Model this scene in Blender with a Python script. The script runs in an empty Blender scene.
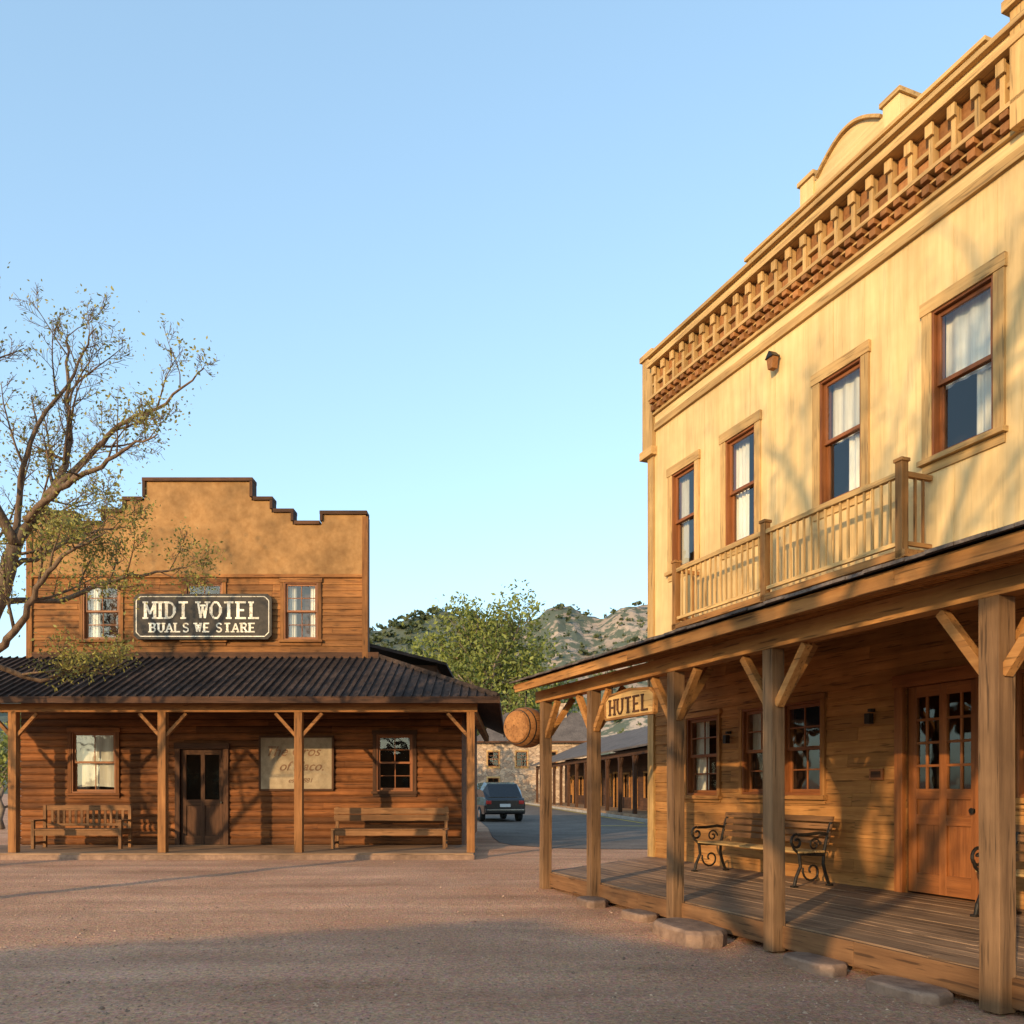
import bpy, math, random
from mathutils import Vector, Matrix, noise
R = random.Random(7)
scene = bpy.context.scene
scene.view_settings.view_transform = 'Standard'
scene.view_settings.look = 'None'
scene.view_settings.exposure = 0
COL = scene.collection

# ------------------------------------------------------------ materials
def newmat(name):
    m = bpy.data.materials.new(name); m.use_nodes = True
    nt = m.node_tree
    return m, nt, nt.nodes['Principled BSDF']
def N(nt, t, **kw):
    n = nt.nodes.new(t)
    for k, v in kw.items():
        if k in n.inputs.keys(): n.inputs[k].default_value = v
        else: setattr(n, k, v)
    return n
def ramp(nt, stops):
    n = nt.nodes.new('ShaderNodeValToRGB'); cr = n.color_ramp
    while len(cr.elements) > 1: cr.elements.remove(cr.elements[-1])
    cr.elements[0].position = stops[0][0]; c = stops[0][1]
    cr.elements[0].color = (*c, 1)
    for p, c in stops[1:]:
        e = cr.elements.new(p); e.color = (*c, 1)
    return n
def g(v): return (v, v, v)
def surf(name, c1, c2, scale=(1, 1, 1), ns=6.0, rough=.8, bump=.3, bdist=.01, blot=.35, tonevar=.5, spec=.3, lo=.3, hi=.7, metallic=0, crack=0):
    m, nt, bs = newmat(name); L = nt.links.new
    tc = N(nt, 'ShaderNodeTexCoord'); at = N(nt, 'ShaderNodeAttribute', attribute_name='tone')
    mu = N(nt, 'ShaderNodeMath', operation='MULTIPLY'); mu.inputs[1].default_value = 31.7
    L(at.outputs['Fac'], mu.inputs[0])
    mp = N(nt, 'ShaderNodeMapping'); mp.inputs['Scale'].default_value = scale
    L(tc.outputs['Object'], mp.inputs['Vector'])
    ad = N(nt, 'ShaderNodeVectorMath', operation='ADD')
    L(mp.outputs[0], ad.inputs[0]); L(mu.outputs[0], ad.inputs[1])
    no = N(nt, 'ShaderNodeTexNoise', Scale=ns, Detail=5.0, Roughness=.65); L(ad.outputs[0], no.inputs['Vector'])
    rp = ramp(nt, [(lo, c1), (hi, c2)]); L(no.outputs['Fac'], rp.inputs[0])
    bl = N(nt, 'ShaderNodeTexNoise', Scale=.9, Detail=4.0, Roughness=.6); L(tc.outputs['Object'], bl.inputs['Vector'])
    r2 = ramp(nt, [(.3, g(1 - blot)), (.68, g(1 + blot * .35))]); L(bl.outputs['Fac'], r2.inputs[0])
    m1 = N(nt, 'ShaderNodeMixRGB', blend_type='MULTIPLY'); m1.inputs[0].default_value = 1
    L(rp.outputs[0], m1.inputs[1]); L(r2.outputs[0], m1.inputs[2])
    r3 = ramp(nt, [(0, g(1 - tonevar * .6)), (1, g(1 + tonevar * .4))]); L(at.outputs['Fac'], r3.inputs[0])
    m2 = N(nt, 'ShaderNodeMixRGB', blend_type='MULTIPLY'); m2.inputs[0].default_value = 1
    L(m1.outputs[0], m2.inputs[1]); L(r3.outputs[0], m2.inputs[2])
    last = m2.outputs[0]
    if crack:
        cn = N(nt, 'ShaderNodeTexNoise', Scale=ns * 2.6, Detail=2.0, Roughness=.5); L(ad.outputs[0], cn.inputs['Vector'])
        r4 = ramp(nt, [(.33, g(1 - crack)), (.40, g(1))]); L(cn.outputs['Fac'], r4.inputs[0])
        m3 = N(nt, 'ShaderNodeMixRGB', blend_type='MULTIPLY'); m3.inputs[0].default_value = 1
        L(last, m3.inputs[1]); L(r4.outputs[0], m3.inputs[2]); last = m3.outputs[0]
    L(last, bs.inputs['Base Color'])
    bs.inputs['Roughness'].default_value = rough
    bs.inputs['Specular IOR Level'].default_value = spec
    bs.inputs['Metallic'].default_value = metallic
    if bump:
        bp = N(nt, 'ShaderNodeBump', Strength=bump, Distance=bdist); L(no.outputs['Fac'], bp.inputs['Height'])
        L(bp.outputs[0], bs.inputs['Normal'])
    return m
WD = {}
def wood(name, c1, c2, **kw):
    for ax, sc in (('x', (.06, 1, 1)), ('y', (1, .06, 1)), ('z', (1, 1, .06))):
        k = dict(ns=14.0, bump=.5, bdist=.008, crack=.55); k.update(kw)
        WD[name + ax] = surf(f'{name}_{ax}', c1, c2, scale=sc, **k)
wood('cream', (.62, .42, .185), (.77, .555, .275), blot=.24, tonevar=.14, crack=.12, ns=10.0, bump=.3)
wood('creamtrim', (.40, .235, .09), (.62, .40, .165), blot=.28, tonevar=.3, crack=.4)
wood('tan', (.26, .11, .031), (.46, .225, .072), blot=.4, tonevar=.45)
wood('post', (.10, .052, .024), (.25, .14, .068), blot=.4, tonevar=.4)
wood('deck', (.21, .12, .068), (.40, .25, .145), blot=.4, tonevar=.5)
wood('sash', (.16, .05, .015), (.32, .115, .035), blot=.3, tonevar=.3, rough=.5, crack=.2)
wood('door', (.20, .065, .017), (.40, .145, .042), blot=.3, tonevar=.3, rough=.45, crack=.2)
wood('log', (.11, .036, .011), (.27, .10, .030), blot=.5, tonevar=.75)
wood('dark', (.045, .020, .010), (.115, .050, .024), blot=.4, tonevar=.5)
wood('lsiding', (.18, .066, .018), (.34, .148, .044), blot=.45, tonevar=.55)
wood('lpost', (.20, .08, .024), (.38, .175, .06), blot=.4, tonevar=.4)
wood('bench', (.13, .06, .025), (.27, .135, .058), blot=.4, tonevar=.5)
wood('roofmetal', (.030, .021, .017), (.095, .066, .054), blot=.5, tonevar=.6, rough=.8, crack=0, spec=.12)
plaster = surf('stucco', (.27, .135, .044), (.39, .215, .082), ns=5, bump=.5, bdist=.02, blot=.45, tonevar=.1)
plaster_cream = surf('cream_stucco', (.58, .42, .22), (.7, .52, .28), ns=5, bump=.4, bdist=.02, blot=.25, tonevar=.1)
terracotta = surf('terracotta_frieze', (.24, .095, .03), (.42, .19, .065), ns=12, bump=.5, blot=.3, tonevar=.6)
iron = surf('cast_iron', (.012, .011, .010), (.05, .04, .032), ns=20, rough=.45, bump=.3, blot=.3, metallic=.4)
stone = surf('flat_stone', (.17, .105, .075), (.33, .215, .15), ns=7, bump=.8, bdist=.03, blot=.4)
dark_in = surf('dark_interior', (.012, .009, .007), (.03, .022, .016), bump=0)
curtain = surf('curtain_cloth', (.62, .58, .5), (.8, .77, .7), scale=(6, 1, .2), ns=6, bump=.3, blot=.15)
signblack = surf('sign_black_paint', (.012, .010, .009), (.045, .035, .028), ns=9, rough=.6, blot=.4)
signcream = surf('sign_cream_paint', (.35, .28, .19), (.85, .78, .64), ns=18, lo=.34, hi=.46, bump=.2, blot=.2)
poster_m = surf('painted_board', (.36, .27, .175), (.56, .45, .31), ns=6, bump=.3, blot=.35)
red_letters = surf('faded_lettering', (.20, .09, .05), (.36, .21, .13), ns=20, bump=0)
shing = surf('grey_roof_shingles', (.07, .055, .048), (.18, .145, .125), scale=(1, .3, 1), ns=14, bump=.6, bdist=.03, blot=.35)
kerbm = surf('concrete_kerb', (.25, .22, .19), (.38, .34, .29), ns=8, bump=.3, blot=.3)
yellowp = surf('yellow_road_paint', (.5, .33, .05), (.65, .45, .08), ns=9, bump=.2, blot=.3)
bark = surf('bark', (.08, .05, .032), (.23, .15, .095), scale=(1, 1, .25), ns=14, bump=.9, bdist=.03, blot=.3)
barkfar = surf('pale_bark', (.14, .11, .08), (.28, .22, .17), ns=4, bump=.3, blot=.3)

def glassmat():
    m, nt, bs = newmat('window_glass'); L = nt.links.new
    nt.nodes.remove(bs)
    tr = N(nt, 'ShaderNodeBsdfTransparent'); tr.inputs[0].default_value = (.88, .9, .88, 1)
    gl = N(nt, 'ShaderNodeBsdfGlossy'); gl.inputs['Roughness'].default_value = .03
    gl.inputs[0].default_value = (.9, .9, .9, 1)
    lw = N(nt, 'ShaderNodeLayerWeight'); lw.inputs['Blend'].default_value = .5
    pw = N(nt, 'ShaderNodeMath', operation='POWER'); pw.inputs[1].default_value = 3.0; L(lw.outputs['Facing'], pw.inputs[0])
    ma = N(nt, 'ShaderNodeMath', operation='MULTIPLY_ADD'); ma.inputs[1].default_value = .75; ma.inputs[2].default_value = .07; L(pw.outputs[0], ma.inputs[0])
    tc = N(nt, 'ShaderNodeTexCoord')
    no = N(nt, 'ShaderNodeTexNoise', Scale=1.6, Detail=2.0); L(tc.outputs['Object'], no.inputs['Vector'])
    bp = N(nt, 'ShaderNodeBump', Strength=.15, Distance=.05); L(no.outputs['Fac'], bp.inputs['Height']); L(bp.outputs[0], gl.inputs['Normal'])
    mx = N(nt, 'ShaderNodeMixShader'); L(ma.outputs[0], mx.inputs[0]); L(tr.outputs[0], mx.inputs[1]); L(gl.outputs[0], mx.inputs[2])
    L(mx.outputs[0], nt.nodes['Material Output'].inputs[0])
    return m
glass = glassmat()

def plain(name, c, rough=.4, metallic=0, emis=None, coat=0):
    m, nt, bs = newmat(name)
    bs.inputs['Base Color'].default_value = (*c, 1); bs.inputs['Roughness'].default_value = rough
    bs.inputs['Metallic'].default_value = metallic; bs.inputs['Coat Weight'].default_value = coat
    return m

def leafmat(name, c1, c2, ns=1.2, trans=.3):
    m, nt, bs = newmat(name); L = nt.links.new
    at = N(nt, 'ShaderNodeAttribute', attribute_name='tone')
    tc = N(nt, 'ShaderNodeTexCoord'); no = N(nt, 'ShaderNodeTexNoise', Scale=ns, Detail=2.0); L(tc.outputs['Object'], no.inputs['Vector'])
    ad = N(nt, 'ShaderNodeMath', operation='ADD'); L(at.outputs['Fac'], ad.inputs[0]); L(no.outputs['Fac'], ad.inputs[1])
    r = ramp(nt, [(.35, c1), (1.0, c2)])
    mu = N(nt, 'ShaderNodeMath', operation='MULTIPLY'); mu.inputs[1].default_value = .72
    L(ad.outputs[0], mu.inputs[0]); L(mu.outputs[0], r.inputs[0])
    L(r.outputs[0], bs.inputs['Base Color']); bs.inputs['Roughness'].default_value = .65
    tl = N(nt, 'ShaderNodeBsdfTranslucent'); L(r.outputs[0], tl.inputs[0])
    mx = N(nt, 'ShaderNodeMixShader'); mx.inputs[0].default_value = trans
    L(bs.outputs[0], mx.inputs[1]); L(tl.outputs[0], mx.inputs[2]); L(mx.outputs[0], nt.nodes['Material Output'].inputs[0])
    return m
leaf_olive = leafmat('olive_leaves', (.13, .13, .03), (.38, .34, .08))
leaf_green = leafmat('green_leaves', (.06, .085, .018), (.26, .29, .06), ns=.25)
leaf_dark = leafmat('dark_green_leaves', (.035, .05, .02), (.11, .13, .045), ns=.1)

# ------------------------------------------------------------ builder
def setup_mesh(name, verts, faces, tones, mat, parent=None, bevel=0, smooth=False):
    me = bpy.data.meshes.new(name); me.from_pydata(verts, [], faces); me.materials.append(mat)
    a = me.attributes.new('tone', 'FLOAT', 'FACE'); a.data.foreach_set('value', tones)
    if smooth: me.polygons.foreach_set('use_smooth', [True] * len(faces))
    me.update()
    o = bpy.data.objects.new(name, me); COL.objects.link(o)
    if parent: o.parent = parent
    if bevel:
        b = o.modifiers.new('bevel', 'BEVEL'); b.width = bevel; b.segments = 2; b.limit_method = 'ANGLE'; b.angle_limit = .7
    return o
class B:
    def __init__(s, name, loc=(0, 0, 0), rotz=0):
        s.e = bpy.data.objects.new(name, None); COL.objects.link(s.e)
        s.e.location = loc; s.e.rotation_euler = (0, 0, rotz); s.e.empty_display_size = .3
        s.p = {}
    def add(s, part, mat, verts, faces, tone=None):
        if isinstance(mat, str): mat = WD[mat]
        V, F, T, _ = s.p.setdefault((part, mat.name), ([], [], [], mat))
        n = len(V); V.extend(verts); t = R.random() if tone is None else tone
        for f in faces: F.append(tuple(i + n for i in f)); T.append(t)
    def hexa(s, part, mat, v, tone=None):
        s.add(part, mat, v, [(0, 3, 2, 1), (4, 5, 6, 7), (0, 1, 5, 4), (1, 2, 6, 5), (2, 3, 7, 6), (3, 0, 4, 7)], tone)
    def box(s, part, mat, x0, x1, y0, y1, z0, z1, tone=None):
        s.hexa(part, mat, [(x0, y0, z0), (x1, y0, z0), (x1, y1, z0), (x0, y1, z0), (x0, y0, z1), (x1, y0, z1), (x1, y1, z1), (x0, y1, z1)], tone)
    def prism(s, part, mat, pts, y0, y1, tone=None):
        n = len(pts); v = [(x, y0, z) for x, z in pts] + [(x, y1, z) for x, z in pts]
        f = [tuple(range(n)), tuple(range(2 * n - 1, n - 1, -1))] + [(i, i + n, (i + 1) % n + n, (i + 1) % n) for i in range(n)]
        s.add(part, mat, v, f, tone)
    def bar(s, part, mat, p, q, w, h, tone=None):
        p, q = Vector(p), Vector(q); d = (q - p).normalized()
        up = Vector((0, 1, 0)) if abs(d.y) < .9 else Vector((1, 0, 0))
        a = d.cross(up).normalized(); b = a.cross(d).normalized()
        a *= w / 2; b *= h / 2
        s.hexa(part, mat, [tuple(p - a - b), tuple(p + a - b), tuple(p + a + b), tuple(p - a + b), tuple(q - a - b), tuple(q + a - b), tuple(q + a + b), tuple(q - a + b)], tone)
    def tube(s, part, mat, pts, r, sides=8, tone=None, closed=True):
        v, f = tubegeo(pts, r if isinstance(r, list) else [r] * len(pts), sides)
        s.add(part, mat, v, f, tone)
    def finish(s, bevel=.004, nobevel=()):
        for (part, mn), (V, F, T, mat) in s.p.items():
            setup_mesh(part, V, F, T, mat, s.e, 0 if part in nobevel else bevel)
        return s.e
def tubegeo(pts, rs, sides):
    V = []; F = []; pts = [Vector(p) for p in pts]
    prev = None
    for i, p in enumerate(pts):
        d = (pts[min(i + 1, len(pts) - 1)] - pts[max(i - 1, 0)])
        if d.length < 1e-6: d = Vector((0, 0, 1))
        d.normalize()
        if prev is None:
            a = d.cross(Vector((0, 0, 1)) if abs(d.z) < .9 else Vector((1, 0, 0))).normalized()
        else:
            a = (prev - d * prev.dot(d)).normalized()
        prev = a; b = d.cross(a)
        for k in range(sides):
            t = 2 * math.pi * k / sides
            V.append(tuple(p + (a * math.cos(t) + b * math.sin(t)) * rs[i]))
    for i in range(len(pts) - 1):
        for k in range(sides):
            F.append((i * sides + k, i * sides + (k + 1) % sides, (i + 1) * sides + (k + 1) % sides, (i + 1) * sides + k))
    F.append(tuple(range(sides))[::-1]); n = (len(pts) - 1) * sides; F.append(tuple(n + k for k in range(sides)))
    return V, F
def sub(a, b, cuts):
    segs = [(a, b)]
    for c0, c1 in cuts:
        ns = []
        for s0, s1 in segs:
            if c1 <= s0 or c0 >= s1: ns.append((s0, s1)); continue
            if c0 > s0: ns.append((s0, c0))
            if c1 < s1: ns.append((c1, s1))
        segs = ns
    return segs
def backing(b, part, mat, x0, x1, z0, z1, holes, ya, yb):
    zs = sorted({z0, z1} | {z for h in holes for z in h[2:] if z0 < z < z1})
    for za, zb in zip(zs, zs[1:]):
        zc = (za + zb) / 2
        for s0, s1 in sub(x0, x1, [(h[0], h[1]) for h in holes if h[2] < zc < h[3]]):
            b.box(part, mat, s0, s1, ya, yb, za, zb, .5)
def siding(b, part, mat, x0, x1, z0, z1, holes, pitch, amp, kind='lap', y=0):
    z = z0
    def prof(t):
        if kind == 'log': return amp * math.sqrt(max(0, 1 - (2 * t - 1) ** 2 * .97))
        return amp * (1 - t) + .004
    while z < z1 - 1e-4:
        ze = min(z + pitch, z1)
        cuts = sorted({z, ze} | {q for h in holes for q in h[2:] if z < q < ze})
        joints = []; jx = x0 + R.uniform(1, 4)
        while jx < x1 - .5: joints.append(jx); jx += R.uniform(2.2, 4.5)
        edges = [x0] + joints + [x1]
        tn = [R.random() for _ in edges]; yo = R.uniform(-.003, .003)
        for za, zb in zip(cuts, cuts[1:]):
            zc = (za + zb) / 2; hh = [(h[0], h[1]) for h in holes if h[2] < zc < h[3]]
            k = 7 if kind == 'log' else 2
            zz = [za + (zb - za) * i / (k - 1) for i in range(k)]
            yy = [y + yo - prof((q - z) / pitch) for q in zz]
            for i in range(len(edges) - 1):
                for s0, s1 in sub(edges[i] + .0015, edges[i + 1] - .0015, hh):
                    V = [(s0, y + .02, za)] + [(s0, a, q) for a, q in zip(yy, zz)] + [(s0, y + .02, zb)]
                    n = len(V); V += [(s1, p[1], p[2]) for p in V]
                    F = [tuple(range(n))[::-1], tuple(range(n, 2 * n))] + [(j, (j + 1) % n, (j + 1) % n + n, j + n) for j in range(n)]
                    b.add(part, mat, V, F, tn[i])
        z = ze
def vboards(b, part, mat, x0, x1, z0, z1, holes, w, y=0):
    x = x0
    while x < x1 - 1e-4:
        xe = min(x + w * R.uniform(.85, 1.15), x1)
        if x1 - xe < .08: xe = x1
        cuts = sorted({x, xe} | {q for h in holes for q in h[:2] if x < q < xe})
        off = R.uniform(0, .005); t = R.random()
        for xa, xb in zip(cuts, cuts[1:]):
            xc = (xa + xb) / 2
            for s0, s1 in sub(z0, z1, [(h[2], h[3]) for h in holes if h[0] < xc < h[1]]):
                b.box(part, mat, xa + (.002 if xa == x else 0), xb - (.002 if xb == xe else 0), y - .02 - off, y + .015, s0, s1, t)
        x = xe
def window(b, x0, x1, z0, z1, cas='creamtrim', cw=.11, sash='sash', cols=1, rows=1, curt=0, proud=.055, head=True, y=0):
    P = 'window_casings'
    b.box(P, cas + 'z', x0 - cw, x0, y - proud, y + .0, z0, z1)
    b.box(P, cas + 'z', x1, x1 + cw, y - proud, y + .0, z0, z1)
    b.box(P, cas + 'x', x0 - cw - .02, x1 + cw + .02, y - proud - .012, y + .0, z1, z1 + cw * 1.15)
    b.box(P, cas + 'x', x0 - cw - .03, x1 + cw + .03, y - proud - .05, y + .0, z0 - .06, z0)
    b.box(P, cas + 'x', x0 - cw, x1 + cw, y - proud + .01, y + .0, z0 - .06 - cw * .8, z0 - .062)
    S = 'window_sashes'; f = .05
    b.box(S, sash + 'z', x0, x0 + .03, y - .04, y + .14, z0, z1); b.box(S, sash + 'z', x1 - .03, x1, y - .04, y + .14, z0, z1)
    b.box(S, sash + 'x', x0 + .03, x1 - .03, y - .04, y + .14, z1 - .03, z1); b.box(S, sash + 'x', x0 + .03, x1 - .03, y - .04, y + .14, z0, z0 + .035)
    a, c = x0 + .03, x1 - .03; zm = (z0 + z1) / 2
    for (q0, q1, yy) in ((zm - .02, z1 - .03, y + .01), (z0 + .035, zm + .03, y + .055)):
        b.box(S, sash + 'z', a, a + f, yy, yy + .035, q0, q1); b.box(S, sash + 'z', c - f, c, yy, yy + .035, q0, q1)
        b.box(S, sash + 'x', a + f, c - f, yy + .001, yy + .034, q1 - f, q1); b.box(S, sash + 'x', a + f, c - f, yy + .001, yy + .034, q0, q0 + f)
        for i in range(1, cols):
            xm = a + (c - a) * i / cols; b.box(S, sash + 'z', xm - .011, xm + .011, yy + .006, yy + .028, q0 + f, q1 - f)
        for i in range(1, rows):
            zz = q0 + (q1 - q0) * i / rows; b.box(S, sash + 'x', a + f, c - f, yy + .008, yy + .026, zz - .011, zz + .011)
        b.add('window_glass', glass, [(a, yy + .017, q0), (c, yy + .017, q0), (c, yy + .017, q1), (a, yy + .017, q1)], [(0, 1, 2, 3)], .5)
    for fa, fb, ga, gb in (curt or ()):
        n = 24; V = []; lo, hi = a + (c - a) * fa, a + (c - a) * fb; q0, q1 = z0 + (z1 - z0) * ga, z0 + (z1 - z0) * gb
        ph = R.random() * 6
        for i in range(n + 1):
            t = i / n; xx = lo + (hi - lo) * t; yy = y + .15 + .016 * math.sin(t * 22 + ph)
            V += [(xx, yy, q0 + .015 * math.sin(t * 5 + ph)), (xx, yy + .005, q1)]
        b.add('curtains', curtain, V, [(2 * i, 2 * i + 2, 2 * i + 3, 2 * i + 1) for i in range(n)], R.random())
def text(parent, s, size, loc, mat, rot=(math.pi / 2, 0, 0), ext=.008, name='lettering', sx=1, bold=0, shear=0):
    c = bpy.data.curves.new(name, 'FONT'); c.body = s; c.size = size; c.align_x = 'CENTER'; c.align_y = 'CENTER'; c.extrude = ext; c.offset = bold; c.shear = shear
    c.materials.append(mat); o = bpy.data.objects.new(name, c); COL.objects.link(o); o.parent = parent; o.location = loc; o.rotation_euler = rot; o.scale = (sx, 1, 1)
    return o

# ------------------------------------------------------------ HOTEL (right building)
ROT = math.atan2(-.9296, .3686); W0 = (2.571, 15.61, 0)
def hw(x, y, z=0):
    return (W0[0] + .3686 * x + .9296 * y, W0[1] - .9296 * x + .3686 * y, z)
h = B('hotel_building', W0, ROT)
LEN = 11.6
up = [(0.74, 1.44, 5.3, 6.98), (2.3, 3.03, 5.3, 6.98), (4.41, 5.16, 5.3, 6.98), (6.24, 7.04, 5.3, 6.98), (8.2, 9.0, 5.3, 6.98), (10.0, 10.8, 5.3, 6.98)]
lo = [(1.2, 2.08, 1.38, 2.68), (2.72, 3.5, 1.4, 2.7), (3.66, 4.44, 1.4, 2.7), (5.84, 6.84, .25, 2.7), (7.3, 8.2, 1.4, 2.72), (9.4, 10.3, 1.4, 2.72)]
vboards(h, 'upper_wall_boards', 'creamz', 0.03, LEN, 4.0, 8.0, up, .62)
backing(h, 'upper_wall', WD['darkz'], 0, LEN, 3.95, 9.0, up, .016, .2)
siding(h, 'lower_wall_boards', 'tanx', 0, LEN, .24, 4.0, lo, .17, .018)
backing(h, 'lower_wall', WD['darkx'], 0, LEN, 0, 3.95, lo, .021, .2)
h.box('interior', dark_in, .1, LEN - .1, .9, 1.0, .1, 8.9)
h.box('rear_walls', plaster_cream, -.0, .15, .201, 8, 0, 9.0); h.box('rear_walls', plaster_cream, LEN - .15, LEN, .201, 8, 0, 9.0)
h.box('rear_walls', plaster_cream, .15, LEN - .15, 7.8, 8, 0, 9.0)
h.box('main_roof', WD['roofmetalx'], .15, LEN - .15, .201, 7.8, 8.7, 8.8)
CU = [[(.0, .3, 0, 1)], [(0, .45, 0, 1)], [(0, 1, .5, 1), (.45, 1, 0, .5)], [(0, 1, .48, 1), (.55, 1, 0, .48)], [(0, 1, .5, 1)], None]
for i, w in enumerate(up): window(h, *w, curt=CU[i], cw=.13)
CL = [[(0, .4, 0, 1)], [(0, 1, .5, 1)], None, None, [(0, 1, .12, 1)], None]
for i, w in enumerate(lo):
    if i != 3: window(h, *w, cas='tan', cw=.07, cols=2, rows=2, curt=CL[i])
# corner boards & pier
h.box('corner_pier', 'creamtrimz', -.18, .17, -.10, .25, 7.7, 9.36); h.box('corner_pier', 'creamtrimx', -.22, .21, -.14, .29, 9.36, 9.46)
h.box('corner_pier', 'creamtrimx', -.22, .21, -.14, .29, 7.55, 7.7)
h.box('corner_pier', 'creamtrimz', -.06, .14, -.06, .2, .24, 7.55)
for px in (7.52, LEN - .3):
    h.box('corner_pier', 'creamtrimz', px - .17, px + .17, -.2, .25, 8.24, 9.45); h.box('corner_pier', 'creamtrimx', px - .22, px + .22, -.26, .29, 9.45, 9.56)
# cornice
x0, x1 = .18, LEN
h.box('cornice', 'creamtrimx', x0, x1, -.07, .0, 7.98, 8.10); h.box('cornice', 'creamx', x0, x1, -.05, .0, 8.1, 8.25); h.box('cornice', 'creamtrimx', x0, x1, -.1, .0, 8.25, 8.3)
h.box('frieze', terracotta, x0, x1, -.035, .0, 8.3, 9.08)
x = x0 + .02
while x < x1 - .1:
    h.box('dentils', terracotta, x, x + .1, -.15, -.036, 8.305, 8.40)
    h.box('dentils', terracotta, x + .02, x + .12, -.19, -.036, 8.425, 8.49)
    x += .2
h.box('cornice', 'creamtrimx', x0, x1, -.12, -.036, 8.4, 8.425); h.box('cornice', 'creamtrimx', x0, x1, -.2, -.036, 8.49, 8.54)
x = x0 + .1; i = 0
while x < x1 - .1:
    h.box('frieze_brackets', 'creamtrimz', x, x + .06, -.13, -.036, 8.54, 9.06)
    h.box('frieze_brackets', 'creamtrimz', x - .02, x + .08, -.17, -.131, 8.92, 9.06)
    h.box('frieze_panels', terracotta, x + .1, x + .26, -.06, -.036, 8.58, 8.75)
    h.box('frieze_panels', terracotta, x + .1, x + .26, -.06, -.036, 8.86, 9.03)
    x += .3; i += 1
h.box('cornice', 'creamtrimx', x0, x1, -.10, -.0365, 8.78, 8.83)
h.box('cornice', 'creamtrimx', x0, x1, -.22, .25, 9.08, 9.16); h.box('cornice', 'creamx', x0, x1, -.17, .22, 9.16, 9.25); h.box('cornice', 'creamtrimx', x0, x1, -.24, .26, 9.25, 9.31)
h.box('parapet', 'creamx', 3.0, 7.0, -.14, .2, 9.31, 9.42); h.box('parapet', 'creamtrimx', 2.95, 7.05, -.18, .24, 9.42, 9.47)
h.box('parapet', 'creamx', 4.2, 5.85, -.12, .18, 9.47, 9.68)
for a in (4.15, 5.62): h.box('parapet', 'creamz', a, a + .26, -.15, .2, 9.47, 9.76); h.box('parapet', 'creamtrimx', a - .03, a + .29, -.18, .23, 9.76, 9.82)
arc = [(4.45 + 1.13 * t / 16, 9.681 + .27 * math.sin(math.pi * t / 16)) for t in range(17)]
h.prism('pediment', WD['creamx'], arc[::-1], -.11, .17)
for i in range(16):
    p, q = arc[i], arc[i + 1]; h.bar('pediment_trim', 'creamtrimx', (p[0], .02, p[1] + .02), (q[0], .02, q[1] + .02), .04, .36)
# upper wall lantern
h.box('wall_lantern', iron, 3.52, 3.58, -.12, -.026, 7.72, 7.76); h.prism('wall_lantern', iron, [(3.46, 7.70), (3.64, 7.70), (3.55, 7.80)], -.2, -.06)
h.prism('wall_lantern', terracotta, [(3.505, 7.54), (3.595, 7.54), (3.625, 7.70), (3.475, 7.70)], -.18, -.08)
# balcony
bz = 4.2; BX1 = 6.22; by = -.47
h.box('balcony', 'tanx', 1.48, BX1 + .09, by - .05, -.06, bz - .09, bz)
def rail(xa, xb, y):
    h.box('balcony_rail', 'creamtrimx', xa, xb, y - .035, y + .035, bz + .84, bz + .9); h.box('balcony_rail', 'creamtrimx', xa, xb, y - .025, y + .025, bz + .06, bz + .11)
    n = int((xb - xa) / .13)
    for i in range(1, n):
        xx = xa + (xb - xa) * i / n; h.box('balusters', 'creamtrimz', xx - .014, xx + .014, y - .014, y + .014, bz + .11, bz + .84)
rail(1.59, BX1 - .04, by)
for px in (1.55, 3.82, BX1): h.box('balcony_posts', 'tanz', px - .05, px + .05, by - .05, by + .05, bz - .1, bz + 1.0); h.box('balcony_posts', 'tanx', px - .065, px + .065, by - .065, by + .065, bz + 1.0, bz + 1.04)
for px in (1.55, BX1):
    h.box('balcony_rail', 'tany', px - .03, px + .03, by + .05, -.03, bz + .84, bz + .9); h.box('balcony_rail', 'tany', px - .02, px + .02, by + .05, -.03, bz + .06, bz + .11)
    for yy in (-.15, -.27): h.box('balusters', 'tanz', px - .014, px + .014, yy - .014, yy + .014, bz + .11, bz + .84)
# door
dx0, dx1, dz0, dz1 = 5.84, 6.84, .25, 2.7
h.box('door_frame', 'doorz', dx0 - .12, dx0, -.07, .02, dz0, dz1); h.box('door_frame', 'doorz', dx1, dx1 + .12, -.07, .02, dz0, dz1)
h.box('door_frame', 'doorx', dx0 - .14, dx1 + .14, -.085, .02, dz1, dz1 + .15)
D = 'front_door'; y0 = .02; a, c = dx0 + .01, dx1 - .01
for xa, xb in ((a, a + .12), (c - .12, c), ((a + c) / 2 - .05, (a + c) / 2 + .05)): h.box(D, 'doorz', xa, xb, y0, y0 + .05, dz0 + .02, dz1)
for za, zb in ((dz0 + .02, dz0 + .25), (dz0 + .82, dz0 + .94), (dz0 + 1.12, dz0 + 1.24), (dz1 - .13, dz1)): h.box(D, 'doorx', a, c, y0 + .003, y0 + .047, za, zb)
h.box(D, 'doorz', a, c, y0 + .03, y0 + .042, dz0 + .1, dz0 + 1.2)
h.add('window_glass', glass, [(a, y0 + .03, dz0 + 1.2), (c, y0 + .03, dz0 + 1.2), (c, y0 + .03, dz1), (a, y0 + .03, dz1)], [(0, 1, 2, 3)], .5)
for i in range(1, 4): zz = dz0 + 1.24 + (dz1 - .13 - dz0 - 1.24) * i / 4; h.box(D, 'doorx', a, c, y0 + .01, y0 + .04, zz - .015, zz + .015)
for xm in ((a * .75 + c * .25) + .01, (a * .25 + c * .75) - .01): h.box(D, 'doorz', xm - .015, xm + .015, y0 + .012, y0 + .038, dz0 + 1.24, dz1 - .13)
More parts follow.
